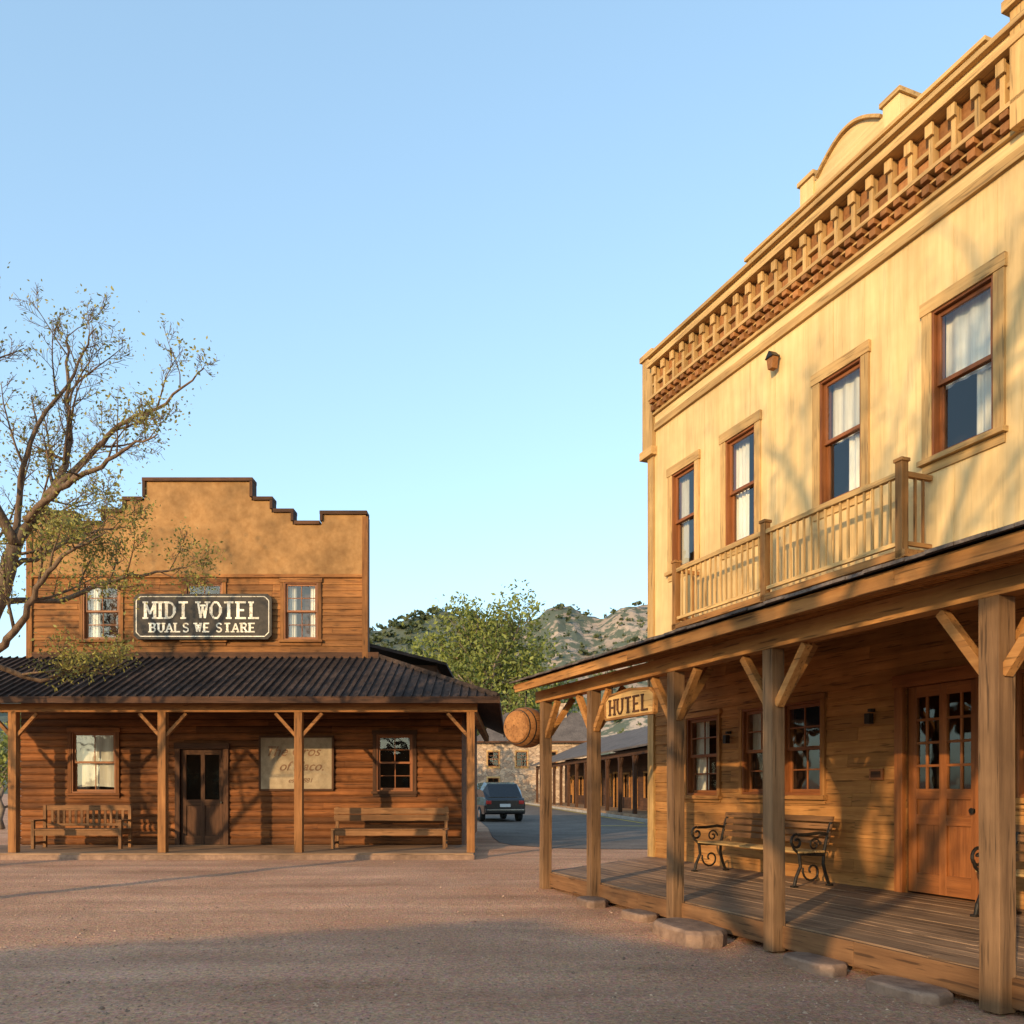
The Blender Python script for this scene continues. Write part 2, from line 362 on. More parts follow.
h.tube('door_knob', iron, [(c - .06, y0, 1.25), (c - .06, y0 - .07, 1.25)], [.02, .035])
h.box('name_plaque', 'doorx', 5.3, 5.52, -.05, -.024, 1.6, 1.74); h.box('name_plaque', 'dark' + 'x', 5.33, 5.49, -.056, -.0505, 1.63, 1.71)
for px, pz in ((2.4, 2.35), (5.35, 2.45)):
    h.box('porch_lantern', iron, px - .025, px + .025, -.1, -.02, pz, pz + .04); h.box('porch_lantern', iron, px - .04, px + .04, -.14, -.06, pz - .15, pz - .02)
# deck
yb = -2.92; n = 21
def sk(y): return -.05 + (y / yb) * 1.9
for i in range(n):
    ya, ye = yb * (i + 1) / n, yb * i / n; ya += .004
    js = [None] + [R.uniform(3.5, 5.5), R.uniform(7.5, 9.5)] + [LEN + .1]
    for k in range(3):
        xa = sk(ya) if k == 0 else js[k] + .002; xa2 = sk(ye) if k == 0 else xa; xb_ = js[k + 1]; zt = .25 - R.uniform(0, .006)
        h.hexa('porch_deck', 'deckx', [(xa, ya, .2), (xb_, ya, .2), (xb_, ye, .2), (xa2, ye, .2), (xa, ya, zt), (xb_, ya, zt), (xb_, ye, zt), (xa2, ye, zt)])
for s0, s1 in ((1.85, 4.6), (4.602, 8.1), (8.102, LEN + .1)): h.box('deck_fascia', 'benchx', s0, s1, yb - .04, yb - .002, .03, .235)
h.bar('deck_fascia', 'benchx', (sk(yb) - .0, yb, .13), (sk(0), 0, .13), .19, .05)
h.box('deck_joists', 'darkx', 2.2, LEN, -2.7, -2.5, .0, .18); h.box('deck_joists', 'darkx', 1.0, LEN, -1.3, -1.1, .0, .18)
# posts, beam, braces
posts = [1.95, 3.52, 5.49, 7.16, 9.45, 11.5]; py = -3.0
for i, px in enumerate(posts):
    wv = .07 if i < 4 else .078
    l = R.uniform(-.015, .015)
    zs = [0, .5, 1.1, 1.7, 2.3, 2.78]
    V = []
    for zi in zs:
        ox = px + l * zi / 2.78 + R.uniform(-.003, .003); oy = py + R.uniform(-.003, .003)
        V += [(ox - wv, oy - wv, zi), (ox + wv, oy - wv, zi), (ox + wv, oy + wv, zi), (ox - wv, oy + wv, zi)]
    F = [(3, 2, 1, 0), (20, 21, 22, 23)] + [(4 * j + a_, 4 * j + (a_ + 1) % 4, 4 * j + 4 + (a_ + 1) % 4, 4 * j + 4 + a_) for j in range(5) for a_ in range(4)]
    h.add('porch_posts', 'postz', V, F)
    for sg in (-1, 1):
        if (i == 0 and sg < 0): continue
        h.bar('porch_braces', 'tanx', (px + sg * .06, py, 2.26), (px + sg * .44, py, 2.76), .07, .08)
    h.bar('porch_braces', 'tany', (px, py + .07, 2.3), (px, py + .45, 2.85), .07, .08)
h.box('porch_beam', 'tanx', 1.75, 6.3, py - .08, py + .08, 2.78, 2.95); h.box('porch_beam', 'tanx', 6.302, LEN + .1, py - .08, py + .08, 2.78, 2.95)
ze, zw, ye = 3.02, 3.93, -3.42
def rz(y): return zw + (ze - zw) * (y / ye)
def rk(y): return -.1 + (y / ye) * 1.95
x = 2.0
while x < LEN + .2:
    h.bar('porch_rafters', 'tany', (x, ye + .05, rz(ye + .05) - .07), (x, 0, rz(0) - .07), .06, .12); x += .6
nb = 18
for i in range(nb):
    ya, yc = ye * (i + 1) / nb, ye * i / nb; ya += .004
    h.hexa('porch_ceiling_boards', 'tanx', [(rk(ya), ya, rz(ya) - .0), (LEN + .3, ya, rz(ya)), (LEN + .3, yc, rz(yc)), (rk(yc), yc, rz(yc)), (rk(ya), ya, rz(ya) + .03), (LEN + .3, ya, rz(ya) + .03), (LEN + .3, yc, rz(yc) + .03), (rk(yc), yc, rz(yc) + .03)])
h.hexa('porch_roof_shingles', shing, [(rk(ye) - .05, ye - .05, ze + .035), (LEN + .35, ye - .05, ze + .035), (LEN + .35, -.0, zw + .035), (rk(0), -.0, zw + .035), (rk(ye) - .05, ye - .05, ze + .06), (LEN + .35, ye - .05, ze + .06), (LEN + .35, 0, zw + .06), (rk(0), 0, zw + .06)])
x = rk(ye) - .04
while x < LEN + .3:
    wq = R.uniform(.14, .24); dq = R.uniform(0, .035)
    h.hexa('porch_roof_shingles', shing, [(x, ye - .085 - dq, ze + .028), (x + wq - .006, ye - .085 - dq, ze + .028), (x + wq - .006, ye + .3, ze + .14), (x, ye + .3, ze + .14), (x, ye - .085 - dq, ze + .052), (x + wq - .006, ye - .085 - dq, ze + .052), (x + wq - .006, ye + .3, ze + .165), (x, ye + .3, ze + .165)]); x += wq
for s0, s1 in ((rk(ye) - .02, 5.2), (5.203, 9.0), (9.003, LEN + .3)): h.box('eave_fascia', 'tanx', s0, s1, ye - .03, ye + .01, ze - .10, ze + .02)
h.bar('eave_fascia', 'tany', (rk(ye), ye, ze - .04), (rk(0), 0, zw - .04), .05, .13)
h.finish(.004, nobevel=('window_glass', 'curtains', 'upper_wall', 'lower_wall', 'interior', 'porch_roof_shingles'))

# hotel sign hanging from beam
hs = B('hotel_sign', hw(4.48, -3.0), ROT)
bo = [(-.58, 2.37), (.58, 2.37), (.6, 2.60), (.5, 2.66), (0, 2.70), (-.5, 2.66), (-.6, 2.60)]
hs.prism('board', WD['creamtrimx'], bo, -.02, .02)
for i in range(7):
    p, q = bo[i], bo[(i + 1) % 7]; hs.bar('board_frame', 'tanx', (p[0], 0, p[1]), (q[0], 0, q[1]), .03, .06)
for xx in (-.45, .45): hs.tube('hanger_chain', iron, [(xx, 0, 2.66), (xx, 0, 2.79)], .01)
hs.finish(.003)
# hanging barrel
hb = B('hanging_barrel', hw(1.60, -3.18), ROT + .5)
pts = []; rs = []
for i in range(17):
    t = i / 16; pts.append((0, -.24 + .48 * t, 2.42)); rs.append(.31 * math.sqrt(1 - (2 * t - 1) ** 2 * .45))
hb.tube('staves', WD['lposty'], pts, rs, 32)
for t in (.08, .28, .72, .92):
    r_ = .31 * math.sqrt(1 - (2 * t - 1) ** 2 * .45) + .004; yy = -.24 + .48 * t
    hb.tube('iron_hoops', iron, [(0, yy - .01, 2.42), (0, yy + .01, 2.42)], r_, 32)
hb.tube('hanger', iron, [(0, 0, 2.70), (0.02, 0, 2.98)], .012)
hb.finish(0)

# ------------------------------------------------------------ benches
def spiral(cx, cz, r0, r1, a0, a1, y, n=18, flip=1):
    return [(y, cx + flip * (r0 + (r1 - r0) * i / n) * math.cos(a0 + (a1 - a0) * i / n), cz + (r0 + (r1 - r0) * i / n) * math.sin(a0 + (a1 - a0) * i / n)) for i in range(n + 1)]
def iron_bench(name, loc, rot, Lb=1.9):
    b = B(name, loc, rot)
    for xx in (0.0, Lb):
        P = 'iron_end_frame'
        b.tube(P, iron, [(xx, -.30, 0), (xx, -.27, .12), (xx, -.20, .26), (xx, -.22, .42)], .022)
        b.tube(P, iron, [(xx, .26, 0), (xx, .2, .14), (xx, .16, .28), (xx, .17, .42), (xx, .22, .62), (xx, .31, .88)], .022)
        b.tube(P, iron, [(xx, -.24, .42), (xx, .17, .40)], .022)
        b.tube(P, iron, spiral(-.02, .2, .15, .03, math.pi * .9, math.pi * 3.2, xx), .015, 6)
        b.tube(P, iron, [(xx, .24, .66), (xx, .1, .68), (xx, -.1, .66), (xx, -.24, .66)], .022)
        b.tube(P, iron, spiral(-.26, .57, .1, .025, math.pi * .5, -math.pi * 2.0 + math.pi * .5 - 1, xx, flip=-1), .018, 6)
        b.tube(P, iron, [(xx, -.22, .42), (xx, -.3, .48), (xx, -.33, .55)], .018)
        b.tube(P, iron, spiral(.02, .53, .09, .02, 0, math.pi * 2.6, xx), .013, 6)
        for yy in (-.30, .26): b.box('foot', iron, xx - .03, xx + .03, yy - .04, yy + .04, 0, .025)
    for i in range(5): yy = -.22 + i * .085; b.box('seat_slats', 'creamtrimx', -.04, Lb + .04, yy - .034, yy + .034, .43, .455)
    for i in range(4):
        z0 = .53 + i * .095; yy = .2 + (z0 - .42) * .24
        b.hexa('back_slats', 'benchx', [(-.04, yy - .03, z0), (Lb + .04, yy - .03, z0), (Lb + .04, yy - .005, z0), (-.04, yy - .005, z0), (-.04, yy - .01, z0 + .07), (Lb + .04, yy - .01, z0 + .07), (Lb + .04, yy + .015, z0 + .07), (-.04, yy + .015, z0 + .07)])
    b.finish(.003)
iron_bench('cast_iron_bench', hw(2.75, -.62, .25), ROT, 2.2)
iron_bench('cast_iron_bench', hw(7.55, -.62, .25), ROT, 2.0)

def wood_bench(name, loc, rot, Lb, slats=True):
    b = B(name, loc, rot); m = 'bench'
    for xx in (0, Lb - .07):
        b.box('legs', m + 'z', xx, xx + .07, -.3, -.23, 0, .62 if slats else .42); b.box('legs', m + 'z', xx, xx + .07, .2, .27, 0, .98 if slats else .94)
        if slats: b.box('armrest', m + 'y', xx - .02, xx + .09, -.34, .2, .62, .655)
        b.box('side_rails', m + 'y', xx + .01, xx + .06, -.23, .2, .32, .42); b.box('side_rails', m + 'y', xx + .01, xx + .06, -.23, .2, .1, .15)
    for i in range(5): yy = -.3 + i * .105; b.box('seat_slats', m + 'x', -.03 if i else .07, Lb + .03 if i else Lb - .07, yy, yy + .1, .421, .45)
    b.box('apron', m + 'x', .07, Lb - .07, -.28, -.25, .3, .42)
    if slats:
        b.box('backrest', m + 'x', .07, Lb - .07, .22, .25, .86, .98); b.box('backrest', m + 'x', .07, Lb - .07, .22, .25, .5, .56)
        n = int(Lb / .14)
        for i in range(1, n): xx = .07 + (Lb - .14) * i / n; b.box('backrest_slats', m + 'z', xx - .03, xx + .03, .225, .245, .56, .86)
    else:
        for z0 in (.62, .78): b.box('backrest', m + 'x', -.03, Lb + .03, .17, .198, z0, z0 + .14)
    b.finish(.004)
wood_bench('wooden_bench', (-10.9, 19.55, .12), 0, 2.05, True)
wood_bench('wooden_bench', (-4.1, 19.55, .12), 0, 2.6, False)

# ------------------------------------------------------------ LEFT building
s = B('western_store_building', (-11.74, 20.7, 0), 0)
ulo = [(1.31, 2.2, 5.1, 6.5), (3.8, 4.7, 5.1, 6.5), (6.2, 7.02, 5.1, 6.5)]
llo = [(1.05, 2.12, 1.38, 2.86), (3.68, 4.74, .12, 2.45), (8.45, 9.33, 1.42, 2.8)]
siding(s, 'upper_siding', 'lsidingx', 0.0, 8.18, 4.5, 6.62, ulo, .15, .02)
backing(s, 'upper_wall', WD['darkx'], 0, 8.18, 4.5, 6.7, ulo, .021, .2)
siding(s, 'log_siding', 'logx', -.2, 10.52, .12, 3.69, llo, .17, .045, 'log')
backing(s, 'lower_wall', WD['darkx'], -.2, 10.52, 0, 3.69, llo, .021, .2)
s.box('lower_wall', 'darkx', -.2, 8.4, .0, .2, 3.7, 4.49)
k = .02435
def fx(u): return (u - 30) * k
def fz(v): return 1.5 + (788 - v) * k
right = [(252, 482), (252, 501), (272, 501), (272, 513), (293, 513), (293, 525), (322, 525), (322, 515), (366, 515)]
full = [(397 - u if u < 366 else 30, v) for u, v in right[::-1]] + right
full = [(fx(u), fz(v)) for u, v in full]
tops = []
for (xa, za), (xb, zb) in zip(full, full[1:]):
    if abs(xb - xa) > .01: tops.append((xa, xb, za))
for xa, xb, zt in tops: s.box('stucco_facade', plaster, xa, xb, -.03, .22, 6.7, zt, .5)
for i, (xa, xb, zt) in enumerate(tops): s.box('parapet_cap', 'darkx', xa - .04 if (i == 0 or tops[i - 1][2] < zt) else xa + .041, xb + .04 if (i == len(tops) - 1 or tops[i + 1][2] < zt) else xb - .041, -.09, .27, zt, zt + .085)
for (xa, za), (xb, zb) in zip(full, full[1:]):
    if abs(xb - xa) < .01:
        a0, a1 = min(za, zb), max(za, zb)
        s.box('parapet_cap', 'darkz', xa - .035, xa + .035, -.085, .265, a0 + .086, a1 - .001)
s.box('facade_band', 'lsidingx', -.03, 8.21, -.06, .0, 6.62, 6.7)
s.box('corner_boards', 'lsidingz', -.06, .08, -.065, .2, 4.5, 8.1); s.box('corner_boards', 'lsidingz', 8.1, 8.24, -.065, .2, 4.5, 8.1)
s.box('facade_back', 'darkx', .02, 8.16, .4, .5, 4.5, 6.95); s.box('facade_back', 'darkz', 8.0, 8.16, .2, .399, 4.5, 6.95); s.box('facade_back', 'darkz', .02, .18, .2, .399, 4.5, 6.95); s.box('facade_back', 'darkx', .02, 8.16, .23, .5, 6.951, 7.0)
s.box('rear_walls', 'lsidingx', 0, 8.5, 8.8, 9, 0, 4.6)
s.box('rear_roof', 'roofmetaly', 0, 8.5, .501, 9.0, 4.62, 4.72)
s.box('rear_walls', 'logy', 10.34, 10.52, .201, 9, 0, 3.6); s.box('rear_walls', 'logy', -.2, -.02, .201, 9, 0, 4.4); s.box('rear_walls', 'logx', 8.5, 10.34, 8.8, 9, 0, 3.6)
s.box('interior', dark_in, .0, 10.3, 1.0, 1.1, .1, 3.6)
z = .2
while z < 2.9:
    s.tube('log_ends', WD['logx'], [(-.42, .1, z), (-.2, .1, z)], .08, 10); z += .17
UC = [[(0, .35, 0, 1)], None, [(0, .3, 0, 1), (.75, 1, 0, 1)]]
for i, w in enumerate(ulo): window(s, *w, cas='lsiding', cw=.09, cols=2, rows=2, curt=UC[i])
window(s, *llo[0], cas='log', cw=.09, cols=2, rows=1, curt=[(0, 1, .1, 1)], y=-.03); window(s, *llo[2], cas='dark', cw=.09, cols=2, rows=2, y=-.03)
a, c, z0, z1 = llo[1]
s.box('door_frame', 'darkz', a - .12, a, -.09, .02, z0, z1); s.box('door_frame', 'darkz', c, c + .12, -.09, .02, z0, z1); s.box('door_frame', 'darkx', a - .14, c + .14, -.1, .02, z1, z1 + .14)
for xa, xb in ((a, a + .13), (c - .13, c), ((a + c) / 2 - .05, (a + c) / 2 + .05)): s.box('front_door', 'darkz', xa, xb, .0, .05, z0, z1)
for za, zb in ((z0, z0 + .22), (z0 + .95, z0 + 1.1), (z1 - .14, z1)): s.box('front_door', 'darkx', a, c, .003, .047, za, zb)
s.box('front_door', 'darkz', a, c, .025, .04, z0, z0 + 1.1)
s.add('window_glass', glass, [(a, .03, z0 + 1.1), (c, .03, z0 + 1.1), (c, .03, z1), (a, .03, z1)], [(0, 1, 2, 3)], .5)
s.tube('door_knob', iron, [(c - .07, 0, 1.15), (c - .07, -.06, 1.15)], [.02, .03])
# porch
s.box('porch_deck', stone, -1.2, 10.95, -2.85, -2.6, -.1, .09)
nb = 16
for i in range(nb):
    ya = -2.6 + 2.58 * i / nb; s.box('deck_boards', 'deckx', -1.2, 10.9, ya, ya + 2.58 / nb - .004, .02, .12)
s.box('deck_boards', 'deckx', -1.2, 10.93, -2.83, -2.604, .092, .125)
PX = [-.75, 1.08, 4.27, 7.18, 10.86]; py = -2.5
for i, px in enumerate(PX):
    s.box('porch_posts', 'lpostz', px - .085, px + .085, py - .085, py + .085, .12, 3.12)
    for sg in (-1, 1):
        if i == len(PX) - 1 and sg > 0: continue
        s.bar('porch_braces', 'lpostx', (px + sg * .07, py, 2.62), (px + sg * .5, py, 3.1), .07, .08)
s.box('porch_beam', 'lpostx', -1.2, 11.0, py - .08, py + .08, 3.12, 3.3)
s.box('porch_beam', 'lposty', 10.78, 10.94, py + .081, 9, 3.12, 3.3)
E, Wz, X0, X1, XI = 3.40, 4.68, -1.6, 11.45, 8.5
s.add('porch_roof', WD['roofmetaly'], [(X0, -2.95, E), (X1, -2.95, E), (XI, -.0, Wz), (X0, -.0, Wz), (X1, 9, E), (XI, 9, Wz)], [(0, 1, 2, 3), (1, 4, 5, 2)], .4)
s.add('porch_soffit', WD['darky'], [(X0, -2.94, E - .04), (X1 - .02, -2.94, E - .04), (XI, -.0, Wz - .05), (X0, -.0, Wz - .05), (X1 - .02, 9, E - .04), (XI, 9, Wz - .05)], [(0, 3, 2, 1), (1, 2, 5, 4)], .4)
s.box('eave_fascia', 'darkx', X0, X1, -2.99, -2.951, E - .13, E + .01); s.box('eave_fascia', 'darky', X1 + .001, X1 + .04, -2.99, 9, E - .13, E + .01)
x = X0 + .05
while x < X1:
    t = 1 if x < XI else (X1 - x) / (X1 - XI); jj = R.uniform(-.02, .02)
    s.bar('roof_ribs', 'roofmetaly', (x, -2.98 - R.uniform(0, .03), E + .010), (x, -2.95 + 2.93 * t, E + .010 + (Wz - E) * t), .05, .02); x += .185 + jj
y = -2.6
while y < 9:
    t = 1 if y > 0 else (y + 2.95) / 2.95
    s.bar('roof_ribs', 'roofmetalx', (X1 + .02, y, E + .012), (X1 - (X1 - XI) * t, y, E + .012 + (Wz - E) * t), .03, .045); y += .3
s.bar('roof_ribs', 'roofmetalx', (X1, -2.95, E + .03), (XI, 0, Wz + .03), .1, .08)
s.box('roof_flashing', 'darkx', 0, XI, -.06, -.022, Wz - .03, Wz + .12)
x = X0 + .2
while x < X1 - .6: s.bar('rafters', 'darky', (x, -2.93, E - .1), (x, -.02, (Wz if x < XI else E + (Wz - E) * (X1 - x) / (X1 - XI)) - .12), .07, .1); x += .6
# rear wing
s.box('rear_wing', 'darkx', 7.4, 9.6, 3.5, 8.7, 4.3, 5.0)
s.hexa('rear_wing_roof', 'roofmetalx', [(7.2, 3.2, 5.6), (9.9, 3.2, 4.95), (9.9, 9.0, 4.95), (7.2, 9, 5.6), (7.2, 3.2, 5.7), (9.9, 3.2, 5.03), (9.9, 9, 5.03), (7.2, 9, 5.7)])
s.finish(.004, nobevel=('window_glass', 'curtains', 'upper_wall', 'lower_wall', 'interior', 'porch_roof', 'porch_soffit', 'roof_ribs', 'log_siding', 'log_ends', 'stucco_facade'))
# signs
ms = B('motel_signboard', (-11.74 + 4.27, 20.55, 5.64), 0)
def plaque(w, hh, n):
    return [(-w + n, -hh), (w - n, -hh), (w, -hh + n), (w, hh - n), (w - n, hh), (-w + n, hh), (-w, hh - n), (-w, -hh + n)]
ms.prism('board', signblack, plaque(1.67, .55, .1), -.03, .03)
ol = plaque(1.60, .48, .1)
for i in range(8):
    p, q = ol[i], ol[(i + 1) % 8]; ms.bar('painted_border', signcream, (p[0], -.032, p[1]), (q[0], -.032, q[1]), .022, .012)
for xx in (-1.2, 1.2): ms.box('brackets', iron, xx - .03, xx + .03, .03, .13, -.3, .3)
ms.finish(.004)
GL = {'M': [(0, 0, 0, 1), (0, 1, .5, .25), (.5, .25, 1, 1), (1, 1, 1, 0)], 'I': [(.5, 0, .5, 1)], 'D': [(0.1, 0, .1, 1), (.1, 1, .65, .95), (.65, .95, .95, .68), (.95, .68, .95, .32), (.95, .32, .65, .05), (.65, .05, .1, 0)],
      'T': [(.5, 0, .5, 1), (0, 1, 1, 1)], 'W': [(0, 1, .27, 0), (.27, 0, .5, .8), (.5, .8, .73, 0), (.73, 0, 1, 1)], 'O': [(.3, 0, .7, 0), (.7, 0, 1, .3), (1, .3, 1, .7), (1, .7, .7, 1), (.7, 1, .3, 1), (.3, 1, 0, .7), (0, .7, 0, .3), (0, .3, .3, 0)],
      'E': [(.1, 0, .1, 1), (.1, 1, .95, 1), (.1, .5, .75, .5), (.1, 0, .95, 0)], 'L': [(.1, 0, .1, 1), (.1, 0, .95, 0)], 'B': [(.1, 0, .1, 1), (.1, 1, .75, 1), (.75, 1, .88, .75), (.88, .75, .7, .52), (.1, .52, .7, .52), (.7, .52, .95, .27), (.95, .27, .75, 0), (.75, 0, .1, 0)],
      'H': [(.08, 0, .08, 1), (.92, 0, .92, 1), (.08, .5, .92, .5)],
      'U': [(.08, 1, .08, .25), (.08, .25, .35, 0), (.35, 0, .65, 0), (.65, 0, .92, .25), (.92, .25, .92, 1)], 'A': [(0, 0, .5, 1), (.5, 1, 1, 0), (.22, .35, .78, .35)],
      'S': [(.92, .85, .7, 1), (.7, 1, .3, 1), (.3, 1, .08, .78), (.08, .78, .25, .55), (.25, .55, .75, .45), (.75, .45, .93, .22), (.93, .22, .7, 0), (.7, 0, .3, 0), (.3, 0, .06, .15)], 'R': [(.1, 0, .1, 1), (.1, 1, .75, 1), (.75, 1, .9, .75), (.9, .75, .7, .5), (.1, .5, .7, .5), (.55, .5, .95, 0)]}
SER = {'M': [(0, 0), (1, 0), (0, 1), (1, 1)], 'I': [(.5, 0), (.5, 1)], 'D': [(.1, 0), (.1, 1)], 'T': [(.5, 0)], 'W': [(0, 1), (1, 1), (.5, .8)], 'E': [(.1, 0), (.1, 1)], 'L': [(.1, 0), (.1, 1)], 'B': [(.1, 0), (.1, 1)], 'U': [(.08, 1), (.92, 1)], 'A': [(0, 0), (1, 0)], 'R': [(.1, 0), (.1, 1), (.95, 0)], 'H': [(.08, 0), (.08, 1), (.92, 0), (.92, 1)]}
def slab(b, s_, x0, x1, z0, hh, th, mat, y):
    n = sum(.5 if c in ' ' else (.55 if c == 'I' else 1) for c in s_); cw_ = (x1 - x0) / n; x = x0; q = 0
    for c in s_:
        w_ = cw_ * (.5 if c == ' ' else (.55 if c == 'I' else 1))
        if c in GL:
            gx = lambda t: x + w_ * .14 + t * w_ * .72
            for (a, b_, c_, d) in GL[c]:
                q += 1; t_ = th * (1.25 if abs(a - c_) < .15 else .8)
                b.bar('lettering', mat, (gx(a), y - .0004 * (q % 9), z0 + b_ * hh), (gx(c_), y - .0004 * (q % 9), z0 + d * hh), t_, .012)
            for (a, b_) in SER.get(c, ()):
                q += 1; b.box('lettering', mat, gx(a) - th * 1.15, gx(a) + th * 1.15, y - .0065 - .0004 * (q % 7), y + .004, z0 + b_ * hh - th * .35, z0 + b_ * hh + th * .35)
        x += w_
def letters(parent, jobs):
    b = B.__new__(B); b.e = parent; b.p = {}
    for j in jobs: slab(b, *j)
    b.finish(0)
letters(ms.e, [('MIDT WOTEL', -1.42, 1.42, -.04, .38, .06, signcream, -.036), ('BUALS WE STARE', -1.3, 1.3, -.37, .2, .042, signcream, -.036)])
letters(hs.e, [('HUTEL', -.5, .5, 2.42, .18, .028, WD['darkx'], -.026)])
pb = B('painted_notice_board', (-11.74 + 6.51, 20.62, 2.1), 0)
pb.box('panel', poster_m, -.86, .86, -.02, .02, -.62, .62)
for a in ((-.9, .9, .62, .67), (-.9, .9, -.67, -.62)): pb.box('frame', 'darkx', a[0], a[1], -.03, .03, a[2], a[3])
for xx in (-.91, .86): pb.box('frame', 'darkz', xx, xx + .05, -.029, .029, -.619, .619)
pb.finish(.003)
text(pb.e, 'The Gros', .34, (-.1, -.024, .28), red_letters, ext=.003, shear=.4); text(pb.e, 'of blaco.', .32, (.12, -.024, -.08), red_letters, ext=.003, shear=.4); text(pb.e, 'est. 1881', .16, (.1, -.024, -.42), red_letters, ext=.003, shear=.3)

# ------------------------------------------------------------ ground / road
def gnd():
    m, nt, bs = newmat('gravel_ground'); L = nt.links.new
    tc = N(nt, 'ShaderNodeTexCoord')
    n1 = N(nt, 'ShaderNodeTexNoise', Scale=.35, Detail=6.0, Roughness=.6); n2 = N(nt, 'ShaderNodeTexNoise', Scale=28.0, Detail=5.0, Roughness=.75)
    vo = N(nt, 'ShaderNodeTexVoronoi', Scale=38.0)
    mp = N(nt, 'ShaderNodeMapping'); mp.inputs['Scale'].default_value = (.18, 1.3, 1); mp.inputs['Rotation'].default_value = (0, 0, .12)
    n3 = N(nt, 'ShaderNodeTexNoise', Scale=1.1, Detail=4.0); L(tc.outputs['Object'], mp.inputs[0]); L(mp.outputs[0], n3.inputs[0])
    for n in (n1, n2, vo): L(tc.outputs['Object'], n.inputs['Vector'])
    r1 = ramp(nt, [(.32, (.50, .265, .16)), (.68, (.68, .40, .26))]); L(n1.outputs['Fac'], r1.inputs[0])
    r2 = ramp(nt, [(.3, g(.5)), (.7, g(1.3))]); L(n2.outputs['Fac'], r2.inputs[0])
    r3 = ramp(nt, [(.35, g(.80)), (.65, g(1.1))]); L(n3.outputs['Fac'], r3.inputs[0])
    a = N(nt, 'ShaderNodeMixRGB', blend_type='MULTIPLY'); a.inputs[0].default_value = 1; L(r1.outputs[0], a.inputs[1]); L(r2.outputs[0], a.inputs[2])
    b = N(nt, 'ShaderNodeMixRGB', blend_type='MULTIPLY'); b.inputs[0].default_value = 1; L(a.outputs[0], b.inputs[1]); L(r3.outputs[0], b.inputs[2])
    vc = N(nt, 'ShaderNodeMixRGB', blend_type='OVERLAY'); vc.inputs[0].default_value = .12; L(b.outputs[0], vc.inputs[1]); L(vo.outputs['Color'], vc.inputs[2])
    L(vc.outputs[0], bs.inputs['Base Color']); bs.inputs['Roughness'].default_value = .95; bs.inputs['Specular IOR Level'].default_value = .05
    bp = N(nt, 'ShaderNodeBump', Strength=.8, Distance=.03); L(n2.outputs['Fac'], bp.inputs['Height'])
    b2 = N(nt, 'ShaderNodeBump', Strength=.5, Distance=.02); L(vo.outputs['Distance'], b2.inputs['Height']); L(bp.outputs[0], b2.inputs['Normal']); L(b2.outputs[0], bs.inputs['Normal'])
    return m
def axis(a, b, st, far):
    v = []; q = a
    while q <= b: v.append(q); q += st
    e = st; hi = []; q = v[-1]
    while q < far: e *= 1.6; q += e; hi.append(q)
    e = st; lw = []; q = v[0]
    while q > -far: e *= 1.6; q -= e; lw.append(q)
    return lw[::-1] + v + hi
xs = axis(-13, 7, .13, 2500); ys = axis(2.5, 18.2, .13, 2500)
V = []
def gz(x, y):
    w = max(0, min(1, (18.0 - y) / 2, (y + 5) / 3, (x + 14) / 2, (8 - x) / 2))
    z = noise.noise((x * .35, y * .5, 1)) * .022 + noise.noise((x * 1.3, y * 1.6, 5)) * .012 + noise.noise((x * 3.7, y * 3.7, 2)) * .007
    z -= .02 * math.exp(-((y - 6.5 - .12 * x) / .25) ** 2) + .02 * math.exp(-((y - 8.0 - .12 * x) / .25) ** 2)
    return z * w - .01
for y in ys:
    for x in xs: V.append((x, y, gz(x, y)))
nx = len(xs); F = [(j * nx + i, j * nx + i + 1, (j + 1) * nx + i + 1, (j + 1) * nx + i) for j in range(len(ys) - 1) for i in range(nx - 1)]
setup_mesh('ground', V, F, [.5] * len(F), gnd(), smooth=True)
asph = surf('asphalt', (.13, .10, .08), (.21, .17, .14), ns=12, bump=.4, blot=.3, tonevar=0, rough=.9, spec=.1)
def sheet(name, pts, z, mat):
    return setup_mesh(name, [(x, y, z) for x, y in pts], [tuple(range(len(pts)))], [.5], mat)
edge = [(-.6, 26), (-.35, 23.5), (.1, 22.2), (.8, 21.5), (1.6, 21.0), (2.6, 20.9), (4.0, 20.7), (6, 20.9), (14, 22.5)]
sheet('road', edge + [(60, 30), (60, 37), (12, 31), (8.2, 33), (7.0, 40), (2.0, 82), (1, 140), (-4.5, 140), (-4, 82), (-2.0, 45), (-.9, 32)], .0, asph)
kb = B('kerb')
kb.bar('kerb_stone', kerbm, (6.0, 36, .06), (1.2, 82, .06), .15, .13); kb.bar('kerb_stone', kerbm, (6.0, 36, .06), (8, 34.5, .06), .15, .13)
kb.finish(.01)
sheet('yellow_road_line', [(3.0, 33.6), (3.0, 33.9), (12, 32.6), (12, 32.3)], .008, yellowp)
sheet('yellow_kerb_line', [(5.5, 36), (5.68, 36), (1.1, 80), (.92, 80)], .008, yellowp)
V = []; F = []; T = []
